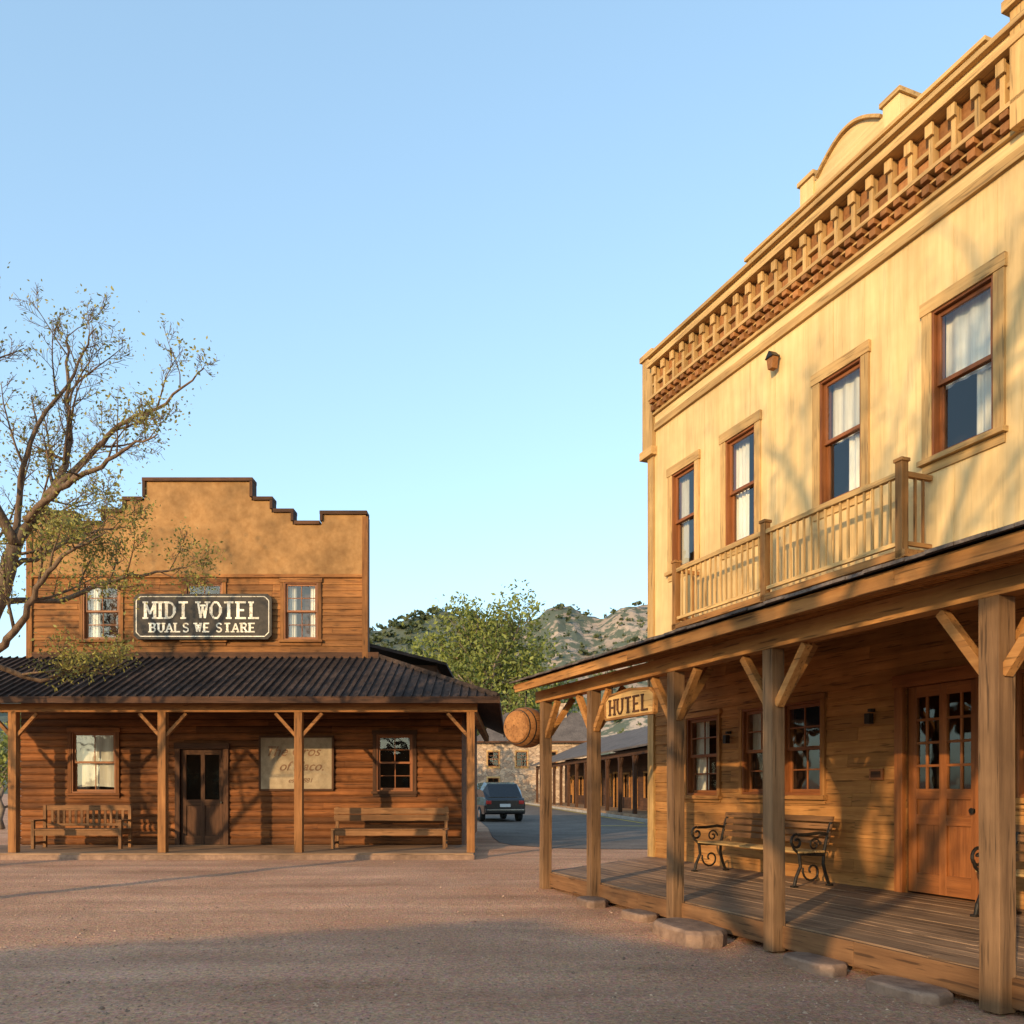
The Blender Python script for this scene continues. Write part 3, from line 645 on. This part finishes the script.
for i in range(9000):
    y = 3.9 + 14 * R.random() ** 1.6; x = R.uniform(-.66, .5) * y + R.uniform(-.5, .5)
    lx = (x - W0[0]) * .3686 - (y - W0[1]) * .9296; ly = (x - W0[0]) * .9296 + (y - W0[1]) * .3686
    if ly > -3.1 and lx > 0: continue
    if y > 17.7: continue
    r = R.uniform(.004, .012) * (2.0 if R.random() < .05 else 1); z = gz(x, y) + r * .15; n = len(V); a = R.uniform(0, 6)
    for k_ in range(5):
        rr = r * R.uniform(.7, 1.3); V.append((x + rr * math.cos(a + k_ * 1.256), y + rr * math.sin(a + k_ * 1.256), z))
    V.append((x + R.uniform(-.3, .3) * r, y, z + r * .75)); t = R.random()
    for k_ in range(5): F.append((n + k_, n + (k_ + 1) % 5, n + 5)); T.append(t)
setup_mesh('gravel_stones', V, F, T, surf('pebble', (.28, .16, .10), (.56, .38, .26), ns=30, bump=0, tonevar=.9))
for i, (sx, sy, w, d, hh) in enumerate(((3.75, -3.14, .26, .16, .08), (4.95, -3.14, .26, .14, .07), (6.2, -3.3, .48, .24, .12), (7.85, -3.14, .3, .15, .07), (8.85, -3.16, .32, .16, .07))):
    V = []; n = 14
    for lev, (zz, sc) in enumerate(((-.05, 1), (hh * .7, 1.02), (hh, .93))):
        for k_ in range(n):
            a = 2 * math.pi * k_ / n; e = (abs(math.cos(a)) ** 4 + abs(math.sin(a)) ** 4) ** -.25 * (1 + .1 * noise.noise((k_ * .9, i * 7, 0)))
            V.append((math.cos(a) * w * e * sc, math.sin(a) * d * e * sc, zz + .008 * noise.noise((k_, lev, i))))
    F = [(l * n + k_, l * n + (k_ + 1) % n, (l + 1) * n + (k_ + 1) % n, (l + 1) * n + k_) for l in (0, 1) for k_ in range(n)] + [tuple(2 * n + k_ for k_ in range(n))]
    o = setup_mesh('stepping_stone', V, F, [.2 + .15 * i] * len(F), stone, bevel=.012); o.location = hw(sx, sy); o.rotation_euler = (0, 0, ROT + R.uniform(-.1, .1))

# ------------------------------------------------------------ background buildings
dr = Vector((2.3 - 6.6, 78 - 42)).normalized()
rr = math.atan2(-dr.y, -dr.x)
rb = B('porch_storefront_building', (2.3, 78, 0), rr); Lr = 40
hl = []
x = 2.0
while x < Lr - 3: hl += [(x, x + 1.4, .9, 2.4), (x + 2.2, x + 3.2, .15, 2.5)]; x += 5
siding(rb, 'front_wall', 'darkx', 0, Lr, .1, 3.9, hl, .3, .02, y=2.6)
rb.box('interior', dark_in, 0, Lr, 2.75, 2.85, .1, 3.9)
for q in hl: rb.box('window_frames', 'tanz', q[0] - .1, q[0], 2.5, 2.6, q[2], q[3]); rb.box('window_frames', 'tanz', q[1], q[1] + .1, 2.5, 2.6, q[2], q[3]); rb.box('window_frames', 'tanx', q[0] - .1, q[1] + .1, 2.49, 2.6, q[3], q[3] + .12); rb.add('window_glass', glass, [(q[0], 2.65, q[2]), (q[1], 2.65, q[2]), (q[1], 2.65, q[3]), (q[0], 2.65, q[3])], [(0, 1, 2, 3)])
rb.box('walls', 'darkx', 0, Lr, 9.8, 10, 0, 5.2); rb.box('walls', 'lsidingy', Lr - .2, Lr, 2.6, 9.8, 0, 4.2); rb.box('walls', 'lsidingy', 0, .2, 2.6, 9.8, 0, 4.2)
rb.hexa('roof', shing, [(-.4, -.5, 3.5), (Lr + .4, -.5, 3.5), (Lr + .4, 4.5, 5.6), (-.4, 4.5, 5.6), (-.4, -.5, 3.6), (Lr + .4, -.5, 3.6), (Lr + .4, 4.5, 5.72), (-.4, 4.5, 5.72)])
rb.hexa('roof', shing, [(-.4, 4.5, 5.6), (Lr + .4, 4.5, 5.6), (Lr + .4, 10.4, 4), (-.4, 10.4, 4), (-.4, 4.5, 5.72), (Lr + .4, 4.5, 5.72), (Lr + .4, 10.4, 4.1), (-.4, 10.4, 4.1)])
rb.box('eave_beam', 'darkx', 0, Lr, -.1, .06, 3.2, 3.48)
rb.box('boardwalk', 'deckx', 0, Lr, -.3, 2.58, 0, .16)
x = .2
while x < Lr:
    rb.box('porch_posts', 'darkz', x - .1, x + .1, -.12, .08, .16, 3.2); rb.bar('braces', 'darkx', (x, 0, 2.6), (x + .5, 0, 3.2), .1, .1); rb.bar('braces', 'darkx', (x, 0, 2.6), (x - .5, 0, 3.2), .1, .1); x += 3.1
rb.finish(0)

def stonemat():
    m, nt, bs = newmat('stone_masonry'); L = nt.links.new; tc = N(nt, 'ShaderNodeTexCoord')
    mp = N(nt, 'ShaderNodeMapping'); mp.inputs['Scale'].default_value = (1, 1, 1.6); L(tc.outputs['Object'], mp.inputs[0])
    v = N(nt, 'ShaderNodeTexVoronoi', Scale=2.2); L(mp.outputs[0], v.inputs['Vector'])
    v2 = N(nt, 'ShaderNodeTexVoronoi', Scale=2.2, feature='DISTANCE_TO_EDGE'); L(mp.outputs[0], v2.inputs['Vector'])
    sp = N(nt, 'ShaderNodeSeparateColor'); L(v.outputs['Color'], sp.inputs[0])
    r = ramp(nt, [(0, (.28, .19, .13)), (1, (.5, .37, .26))]); L(sp.outputs[0], r.inputs[0])
    r2 = ramp(nt, [(0, g(.6)), (.08, g(1))]); L(v2.outputs[0], r2.inputs[0])
    mm = N(nt, 'ShaderNodeMixRGB', blend_type='MULTIPLY'); mm.inputs[0].default_value = 1; L(r.outputs[0], mm.inputs[1]); L(r2.outputs[0], mm.inputs[2]); L(mm.outputs[0], bs.inputs['Base Color'])
    bs.inputs['Roughness'].default_value = .9
    bp = N(nt, 'ShaderNodeBump', Strength=.6, Distance=.06); L(r2.outputs[0], bp.inputs['Height']); L(bp.outputs[0], bs.inputs['Normal']); return m
sm = stonemat()
sb = B('stone_house', (-3.6, 84, 0), 0)
shl = [(1.2, 2.3, 3.6, 5.1), (1.2, 2.3, .9, 2.5), (4, 5.1, 3.6, 5.1), (7, 8, 3.6, 5.1)]
backing(sb, 'walls', sm, 0, 12, 0, 6.2, shl, 0, .3); sb.box('interior', dark_in, .1, 11.9, .8, .9, 0, 6)
sb.box('walls', sm, 0, .3, .301, 8, 0, 6.2); sb.box('walls', sm, 11.7, 12, .301, 8, 0, 6.2); sb.box('walls', sm, .3, 11.7, 7.7, 8, 0, 6.2)
for q in shl: window(sb, *q, cas='creamtrim', cw=.12, cols=2, rows=2)
sb.add('roof', shing, [(-.4, -.5, 6.1), (12.4, -.5, 6.1), (12.4, 8.5, 6.1), (-.4, 8.5, 6.1), (3, 4, 9.3), (10.5, 4, 9.3)], [(0, 1, 5, 4), (1, 2, 5), (2, 3, 4, 5), (3, 0, 4), (0, 3, 2, 1)], .5)
sb.box('eave_fascia', 'darkx', -.4, 12.4, -.55, -.501, 5.95, 6.12)
sb.box('chimney', sm, 8.4, 9.2, 3.2, 4, 8, 10.2)
sb.finish(0)

# ------------------------------------------------------------ car
paint = plain('black_car_paint', (.012, .012, .014), .25, 0, coat=.5); tire = plain('tyre_rubber', (.015, .015, .015), .85)
carglass = plain('dark_car_glass', (.01, .012, .014), .12); redl = plain('tail_light_red', (.45, .02, .015), .25); chrome = plain('chrome', (.5, .5, .5), .2, 1); platem = plain('plate', (.6, .6, .58), .5)
car = B('parked_car', (-.3, 37.5, 0), 0.25)
def cs(part, mat, secs):
    V = []
    for y, wb, wt, zb, zt in secs: V += [(-wb, y, zb), (wb, y, zb), (wb * 1.02, y, zb + (zt - zb) * .55), (wt, y, zt), (-wt, y, zt), (-wb * 1.02, y, zb + (zt - zb) * .55)]
    F = [tuple(range(6))]; n = len(secs)
    for i in range(n - 1): F += [(i * 6 + k_, (i + 1) * 6 + k_, (i + 1) * 6 + (k_ + 1) % 6, i * 6 + (k_ + 1) % 6) for k_ in range(6)]
    F.append(tuple((n - 1) * 6 + k_ for k_ in range(6))[::-1]); car.add(part, mat, V, F, .5)
cs('body', paint, [(0, .86, .82, .42, .98), (.08, .93, .88, .34, 1.06), (1.0, .96, .9, .30, 1.10), (3.4, .96, .9, .30, 1.06), (4.6, .92, .82, .32, .98), (4.85, .82, .7, .4, .85)])
cs('cabin', paint, [(.25, .84, .64, 1.02, 1.1), (.62, .86, .68, 1.02, 1.68), (1.2, .86, .70, 1.02, 1.76), (2.6, .86, .69, 1.02, 1.72), (3.35, .84, .6, 1.02, 1.08)])
car.hexa('rear_window', carglass, [(-.66, .31, 1.14), (.66, .31, 1.14), (.66, .36, 1.14), (-.66, .36, 1.14), (-.58, .57, 1.6), (.58, .57, 1.6), (.58, .62, 1.6), (-.58, .62, 1.6)])
for sg in (-1, 1):
    for ya, yb_ in ((.75, 1.5), (1.58, 2.75)): car.hexa('side_windows', carglass, [(sg * .865, ya, 1.16), (sg * .865, yb_, 1.16), (sg * .80, yb_, 1.16), (sg * .80, ya, 1.16), (sg * .735, ya + .1, 1.62), (sg * .735, yb_ - .15, 1.62), (sg * .68, yb_ - .15, 1.62), (sg * .68, ya + .1, 1.62)])
    car.box('tail_lights', redl, min(sg * .62, sg * .86), max(sg * .62, sg * .86), -.02, .05, .78, .95)
    car.box('mirrors', paint, min(sg * .92, sg * 1.1), max(sg * .92, sg * 1.1), 2.8, 2.9, 1.05, 1.2)
    for yy in (.95, 3.9):
        car.tube('tyres', tire, [(sg * .98, yy, .35), (sg * .94, yy, .35), (sg * .76, yy, .35)], [.33, .36, .36], 24); car.tube('hubcaps', chrome, [(sg * .985, yy, .35), (sg * .97, yy, .35)], [.17, .2], 16)
car.box('rear_bumper', paint, -.9, .9, -.1, .04, .4, .58); car.box('bumper_trim', chrome, -.84, .84, -.115, -.101, .52, .56); car.box('licence_plate', platem, -.24, .24, -.03, .0, .66, .8)
car.finish(.03, nobevel=('tyres', 'hubcaps', 'rear_window', 'side_windows', 'licence_plate', 'bumper_trim'))

# ------------------------------------------------------------ trees
def grow(rng, out, tips, p, d, L, r, lev, maxlev, upb=.1, spread=.7, kids=5, ratio=.62):
    n = max(3, int(L / .25) if lev < 2 else 4); n = min(n, 14); pts = [p.copy()]; rs = [r]; q = p.copy(); dd = d.normalized()
    for i in range(n):
        dd = (dd + Vector((rng.gauss(0, .13), rng.gauss(0, .13), rng.gauss(0, .1) + upb * .3))).normalized()
        q = q + dd * (L / n); pts.append(q.copy()); rs.append(max(.003, r * (1 - .75 * (i + 1) / n)))
    out.append((pts, rs, lev))
    branch_kids(rng, out, tips, pts, rs, L, lev, maxlev, upb, spread, kids, ratio)
def branch_kids(rng, out, tips, pts, rs, L, lev, maxlev, upb, spread, kids, ratio):
    n = len(pts) - 1
    if lev >= maxlev: tips.append(pts); return
    for k_ in range(kids):
        t = .25 + .75 * (k_ + rng.random()) / kids; f = t * n; i = min(int(f), n - 1); a = pts[i].lerp(pts[i + 1], f - i)
        dd = (pts[i + 1] - pts[i]).normalized(); side = Vector((rng.gauss(0, 1), rng.gauss(0, 1), rng.gauss(0, 1) + .2)); side = (side - dd * side.dot(dd)).normalized()
        nd = (dd * (1 - spread * .4) + side * spread + Vector((0, 0, upb))).normalized()
        grow(rng, out, tips, a, nd, L * ratio * rng.uniform(.7, 1.15) * (1.1 - t * .45), max(.0035, rs[i] * .55), lev + 1, maxlev, upb, spread, kids, ratio)
def mktree(name, out, tips, lmat, bmat, rng, lsize, per, loc=(0, 0, 0), dens=None, spread_=.05):
    e = bpy.data.objects.new(name, None); COL.objects.link(e); e.location = loc
    V = []; F = []
    for pts, rs, lev in out:
        v, f = tubegeo(pts, rs, (9, 7, 5, 4, 3, 3, 3)[min(lev, 6)]); n = len(V); V += v; F += [tuple(i + n for i in q) for q in f]
    setup_mesh('trunk_and_branches', V, F, [.5] * len(F), bmat, e, smooth=True)
    V = []; F = []; T = []
    for pts in tips:
        m = per if dens is None else dens(pts[-1])
        ct = rng.random() * .5
        m = int(m) + (1 if rng.random() < m % 1 else 0)
        for _ in range(m):
            t = rng.random() * (len(pts) - 1); i = int(t); c = pts[i].lerp(pts[min(i + 1, len(pts) - 1)], t - i) + Vector((rng.gauss(0, spread_), rng.gauss(0, spread_), rng.gauss(0, spread_)))
            a = Vector((rng.gauss(0, 1), rng.gauss(0, 1), rng.gauss(0, 1))).normalized(); b = a.cross(Vector((rng.gauss(0, 1), rng.gauss(0, 1), rng.gauss(0, 1)))).normalized()
            sz = lsize * rng.uniform(.6, 1.4); a *= sz; b *= sz * .5; n = len(V)
            V += [tuple(c - a), tuple(c + b), tuple(c + a), tuple(c - b)]; F.append((n, n + 1, n + 2, n + 3)); T.append(ct + rng.random() * .5)
    setup_mesh('foliage', V, F, T, lmat, e)
    return e, len(F)
K = .01294; YT = 11.0; rng = random.Random(11)
def im(u, v, dy=0): return Vector(((u - 512) * K, YT + dy, 1.5 + (788 - v) * K))
out = []; tips = []
def limb(pts, r0, r1, kids, lev=1, ratio=.45, L=None, sub_=True, maxlev=4):
    P = []
    for i in range(len(pts) - 1):
        p0 = pts[max(i - 1, 0)]; p1 = pts[i]; p2 = pts[i + 1]; p3 = pts[min(i + 2, len(pts) - 1)]
        for k_ in range(5):
            t = k_ / 5; P.append(.5 * ((2 * p1) + (p2 - p0) * t + (2 * p0 - 5 * p1 + 4 * p2 - p3) * t * t + (3 * p1 - p0 - 3 * p2 + p3) * t ** 3) + Vector((rng.gauss(0, .012), rng.gauss(0, .012), rng.gauss(0, .012))))
    P.append(pts[-1]); rs = [r0 + (r1 - r0) * i / (len(P) - 1) for i in range(len(P))]
    out.append((P, rs, lev - 1))
    if sub_: branch_kids(rng, out, tips, P, rs, L or sum((P[i + 1] - P[i]).length for i in range(len(P) - 1)) * .8, lev, maxlev, .12, .75, kids, ratio)
limb([Vector((-7.6, 11, -.1)), Vector((-7.5, 11, .9)), Vector((-7.25, 11, 2.2)), im(-20, 640), im(2, 590), im(14, 545)], .17, .09, 4, sub_=False)
limb([im(14, 545), im(34, 500, .2), im(52, 440, .4), im(46, 370, .5), im(44, 310, .6)], .07, .01, 8)
limb([im(14, 545), im(10, 500, .2), im(30, 440, .0), im(70, 370, .1), im(94, 330, 0)], .05, .008, 7, ratio=.4)
limb([im(26, 520), im(72, 497, -.3), im(120, 490, -.7), im(160, 474, -.9), im(190, 466, -1)], .05, .007, 6, ratio=.38)
limb([im(38, 490, .2), im(80, 445, .3), im(112, 418, .2), im(165, 402, 0), im(212, 380, -.3)], .05, .007, 7, ratio=.38)
limb([im(14, 545), im(-4, 470, -.4), im(8, 400, -.6), im(2, 330, -.7)], .07, .01, 8)
limb([im(-20, 640), im(22, 655, -.5), im(60, 628, -.8), im(90, 592, -1), (im(120, 572, -1.1)), im(150, 560, -1.2)], .06, .007, 7, ratio=.4)
limb([im(-20, 655), im(15, 675, .4), im(50, 665, .6), im(90, 668, .7)], .045, .007, 6)
limb([im(-5, 600), im(35, 590, .6), im(75, 562, 1.0), im(115, 546, 1.3), im(145, 540, 1.4)], .045, .007, 7, ratio=.4)
limb([im(2, 570), im(30, 550, .3), im(60, 520, .6), im(100, 508, .9)], .04, .006, 7)
limb([im(-20, 640), im(-60, 560, .5), im(-120, 480, .8), im(-150, 400, .9)], .08, .012, 8)
limb([im(-5, 600), im(-30, 530, 1.0), im(-10, 440, 1.7), im(30, 380, 2.0)], .06, .01, 8)
limb([im(-20, 640), im(-70, 610, -.8), im(-130, 580, -1.4)], .07, .01, 6)
def dens(p):
    low = max(0, min(1, (6.6 - p.z) / 2.4)); return 1.0 + 6.0 * low * (1 if noise.noise(p * .9) > -.12 else .35)
_, nl = mktree('mesquite_tree', out, tips, leaf_olive, bark, rng, .025, 3, dens=dens, spread_=.1)
print('left tree branches', len(out), 'leaves', nl)
def cotton(name, loc, H, cr, seed, lmat, bmat, lsize, per, spread_, maxlev=3, kids=6, nl=9, tf=.55, ratio=.55, e0=.25, e1=.9):
    rng = random.Random(seed); out = []; tips = []
    tr = [Vector((rng.gauss(0, .04) * H * i / 6, rng.gauss(0, .04) * H * i / 6, H * tf * i / 6)) for i in range(7)]
    rs = [H * .022 * (1 - .6 * i / 6) for i in range(7)]; out.append((tr, rs, 0))
    for k_ in range(nl):
        t = .35 + .65 * k_ / (nl - 1); i = min(int(t * 6), 5); a = tr[i].lerp(tr[i + 1], t * 6 - i); an = k_ * 2.4 + rng.random()
        el = e0 + t * e1; d = Vector((math.cos(an) * math.cos(el), math.sin(an) * math.cos(el), math.sin(el)))
        grow(rng, out, tips, a, d, cr * rng.uniform(.75, 1.1), H * .009, 1, maxlev, .12, .75, kids, ratio)
    return mktree(name, out, tips, lmat, bmat, rng, lsize, per, loc, spread_=spread_)
cotton('cottonwood_tree', (-2.6, 98, 0), 26, 9.5, 4, leaf_green, barkfar, .26, 17, .8, kids=7, nl=15, tf=.52, ratio=.55, e0=.0, e1=1.25)
cotton('cottonwood_tree', (-9.5, 102, 0), 16, 7.5, 5, leaf_green, barkfar, .27, 14, .7, nl=11)
cotton('cottonwood_tree', (4.5, 125, 0), 16, 8, 8, leaf_green, barkfar, .36, 14, .8)
cotton('cottonwood_tree', (-12.0, 66, 0), 9.5, 4.5, 12, leaf_green, barkfar, .2, 12, .5)
cotton('cottonwood_tree', (-18.6, 31, 0), 5.5, 2.8, 14, leaf_green, barkfar, .09, 12, .25, tf=.4, e0=0)
cotton('bare_cottonwood_tree', (-5.2, -5.0, 0), 14, 5.4, 21, leaf_olive, bark, .06, 3, .12, kids=6, nl=11)
cotton('bare_cottonwood_tree', (-13.6, 10.8, 0), 10.5, 4.2, 33, leaf_olive, bark, .06, 5, .12, kids=6, nl=10)

# ------------------------------------------------------------ hills
def hillmat():
    m, nt, bs = newmat('rocky_hillside'); L = nt.links.new; tc = N(nt, 'ShaderNodeTexCoord')
    n1 = N(nt, 'ShaderNodeTexNoise', Scale=.02, Detail=8.0, Roughness=.7); n2 = N(nt, 'ShaderNodeTexNoise', Scale=.16, Detail=5.0, Roughness=.7)
    for n in (n1, n2): L(tc.outputs['Object'], n.inputs['Vector'])
    r1 = ramp(nt, [(.35, (.24, .18, .14)), (.65, (.44, .34, .26))]); L(n1.outputs['Fac'], r1.inputs[0])
    sx = N(nt, 'ShaderNodeSeparateXYZ'); L(tc.outputs['Object'], sx.inputs[0])
    mr = N(nt, 'ShaderNodeMapRange'); mr.inputs[1].default_value = -60; mr.inputs[2].default_value = 40; mr.inputs[3].default_value = .22; mr.inputs[4].default_value = .0; L(sx.outputs[0], mr.inputs[0])
    ad = N(nt, 'ShaderNodeMath', operation='ADD'); L(n2.outputs['Fac'], ad.inputs[0]); L(mr.outputs[0], ad.inputs[1])
    r2 = ramp(nt, [(.46, g(0)), (.54, g(1))]); L(ad.outputs[0], r2.inputs[0])
    mx = N(nt, 'ShaderNodeMixRGB'); L(r2.outputs[0], mx.inputs[0]); L(r1.outputs[0], mx.inputs[1]); mx.inputs[2].default_value = (.08, .095, .065, 1)
    L(mx.outputs[0], bs.inputs['Base Color']); bs.inputs['Roughness'].default_value = .95
    bp = N(nt, 'ShaderNodeBump', Strength=.8, Distance=2.5); L(n1.outputs['Fac'], bp.inputs['Height']); L(bp.outputs[0], bs.inputs['Normal']); return m
def sky_h(X):
    u = 512 + 850 * X / 380
    P = [(-600, 560), (100, 700), (300, 640), (367, 622), (410, 616), (450, 610), (520, 632), (560, 615), (590, 624), (640, 600), (700, 590), (900, 610), (1500, 700)]
    for (a, b), (c, d) in zip(P, P[1:]):
        if a <= u <= c: t = (u - a) / (c - a); t = t * t * (3 - 2 * t); return 1.5 + (788 - (b + (d - b) * t)) * 380 / 850
    return 20
V = []; GX = 190; GY = 60
for j in range(GY):
    Y = 190 + j * 6.2
    for i in range(GX):
        X = -330 + i * 3.6; t = max(0, min(1, (Y - 190) / 190)); env = t ** 1.3 if Y <= 380 else max(0, 1 - (Y - 380) / 260)
        hz = sky_h(X * 380 / max(Y, 200)) * env
        rg = noise.fractal((X * .02, Y * .02, 3), .8, 2.2, 6) * 10 + abs(noise.noise((X * .05, Y * .04, 8))) * 9 + abs(noise.noise((X * .13, Y * .1, 4))) * 6
        V.append((X, Y, hz + rg * env * .55 - 3 * (1 - t) - 1))
F = [(j * GX + i, j * GX + i + 1, (j + 1) * GX + i + 1, (j + 1) * GX + i) for j in range(GY - 1) for i in range(GX - 1)]
HV = V
setup_mesh('hills', V, F, [.5] * len(F), hillmat())
V = []; F = []; T = []
for _ in range(4200):
    j = R.randrange(2, 34); i = R.randrange(60, GX - 40); c = Vector(HV[j * GX + i]) + Vector((R.uniform(-2, 2), R.uniform(-3, 3), .4))
    if c.x > 0 and R.random() < .55: continue
    rd = R.uniform(.6, 1.8) * (1.4 if c.x < -10 else 1); t0 = R.random() * .6
    for _ in range(14):
        q = c + Vector((R.gauss(0, .5), R.gauss(0, .5), abs(R.gauss(0, .45)))) * rd; a = Vector((R.gauss(0, 1), R.gauss(0, 1), R.gauss(0, 1))).normalized() * rd * .5; b = a.cross(Vector((R.gauss(0, 1), R.gauss(0, 1), R.gauss(0, 1)))).normalized() * rd * .4
        n = len(V); V += [tuple(q - a), tuple(q + b), tuple(q + a), tuple(q - b)]; F.append((n, n + 1, n + 2, n + 3)); T.append(t0 + R.random() * .4)
setup_mesh('hillside_shrubs', V, F, T, leaf_dark)

# ------------------------------------------------------------ unseen blocks added behind the camera to cast the street shade
EL = 13.0
TE = math.tan(math.radians(EL))
def shade_building(name, e0, e1, Dd, hgt, depth):
    a = Vector((e0[0] - .52 * Dd, e0[1] - .854 * Dd)); b = Vector((e1[0] - .52 * Dd, e1[1] - .854 * Dd)); d = (b - a)
    o = B(name, (a.x, a.y, 0), math.atan2(d.y, d.x)); Lg = d.length
    o.box('walls', 'lsidingx', 0, Lg, -depth, 0, 0, hgt); o.box('roof_cap', 'roofmetalx', -.2, Lg + .2, -depth - .2, .2, hgt, hgt + .12)
    for i in range(int(Lg / 3)): o.box('windows', glass, 1 + i * 3, 2 + i * 3, .0, .03, 1, 2.3); o.box('window_frames', 'creamtrimx', .9 + i * 3, 2.1 + i * 3, .0, .05, 2.3, 2.42); o.box('window_frames', 'creamtrimx', .9 + i * 3, 2.1 + i * 3, .0, .06, .88, 1.0)
    o.finish(0)
shade_building('long_shade_block', (-16, 3.6), (.2, 9.6), 24, 24 * TE - .12, 6)  # added out of view; roof edge set to shade the foreground
shade_building('low_shade_block', (.0, 9.4), (4.3, 5.0), 17, 17 * TE - .12, 4)  # lower unseen block, added to carry that shade towards the hotel porch

# ------------------------------------------------------------ light, world, camera
el = math.radians(EL); sx_, sy_ = -.52, -.854
w = bpy.data.worlds.new('World'); scene.world = w; w.use_nodes = True; nt = w.node_tree
sk_ = nt.nodes.new('ShaderNodeTexSky'); sk_.sky_type = 'NISHITA'; sk_.sun_disc = False; sk_.sun_elevation = el; sk_.sun_rotation = math.atan2(sx_, sy_)
sk_.air_density = 1.0; sk_.dust_density = 1.5; sk_.ozone_density = 1.2
gm = nt.nodes.new('ShaderNodeGamma'); gm.inputs[1].default_value = .62
ml = nt.nodes.new('ShaderNodeMixRGB'); ml.blend_type = 'MULTIPLY'; ml.inputs[0].default_value = 1; ml.inputs[2].default_value = (3.0, 3.65, 4.0, 1)
nt.links.new(sk_.outputs[0], gm.inputs[0]); nt.links.new(gm.outputs[0], ml.inputs[1])
nt.links.new(ml.outputs[0], nt.nodes['Background'].inputs[0]); nt.nodes['Background'].inputs[1].default_value = .15
sl = bpy.data.lights.new('sun', 'SUN'); sl.energy = 5.0; sl.angle = math.radians(.5); sl.color = (1, .68, .34)
so = bpy.data.objects.new('sun', sl); COL.objects.link(so); so.rotation_euler = Vector((-sx_ * math.cos(el), -sy_ * math.cos(el), -math.sin(el))).to_track_quat('-Z', 'Y').to_euler()
so.location = (-20, -30, 20)
cam = bpy.data.cameras.new('camera'); co = bpy.data.objects.new('camera', cam); COL.objects.link(co)
co.location = (0, 0, 1.5); co.rotation_euler = (math.pi / 2, 0, 0); cam.sensor_width = 36; cam.lens = 850 / 1024 * 36; cam.shift_y = (788 - 512) / 1024
cam.clip_end = 6000; cam.clip_start = .1
scene.camera = co
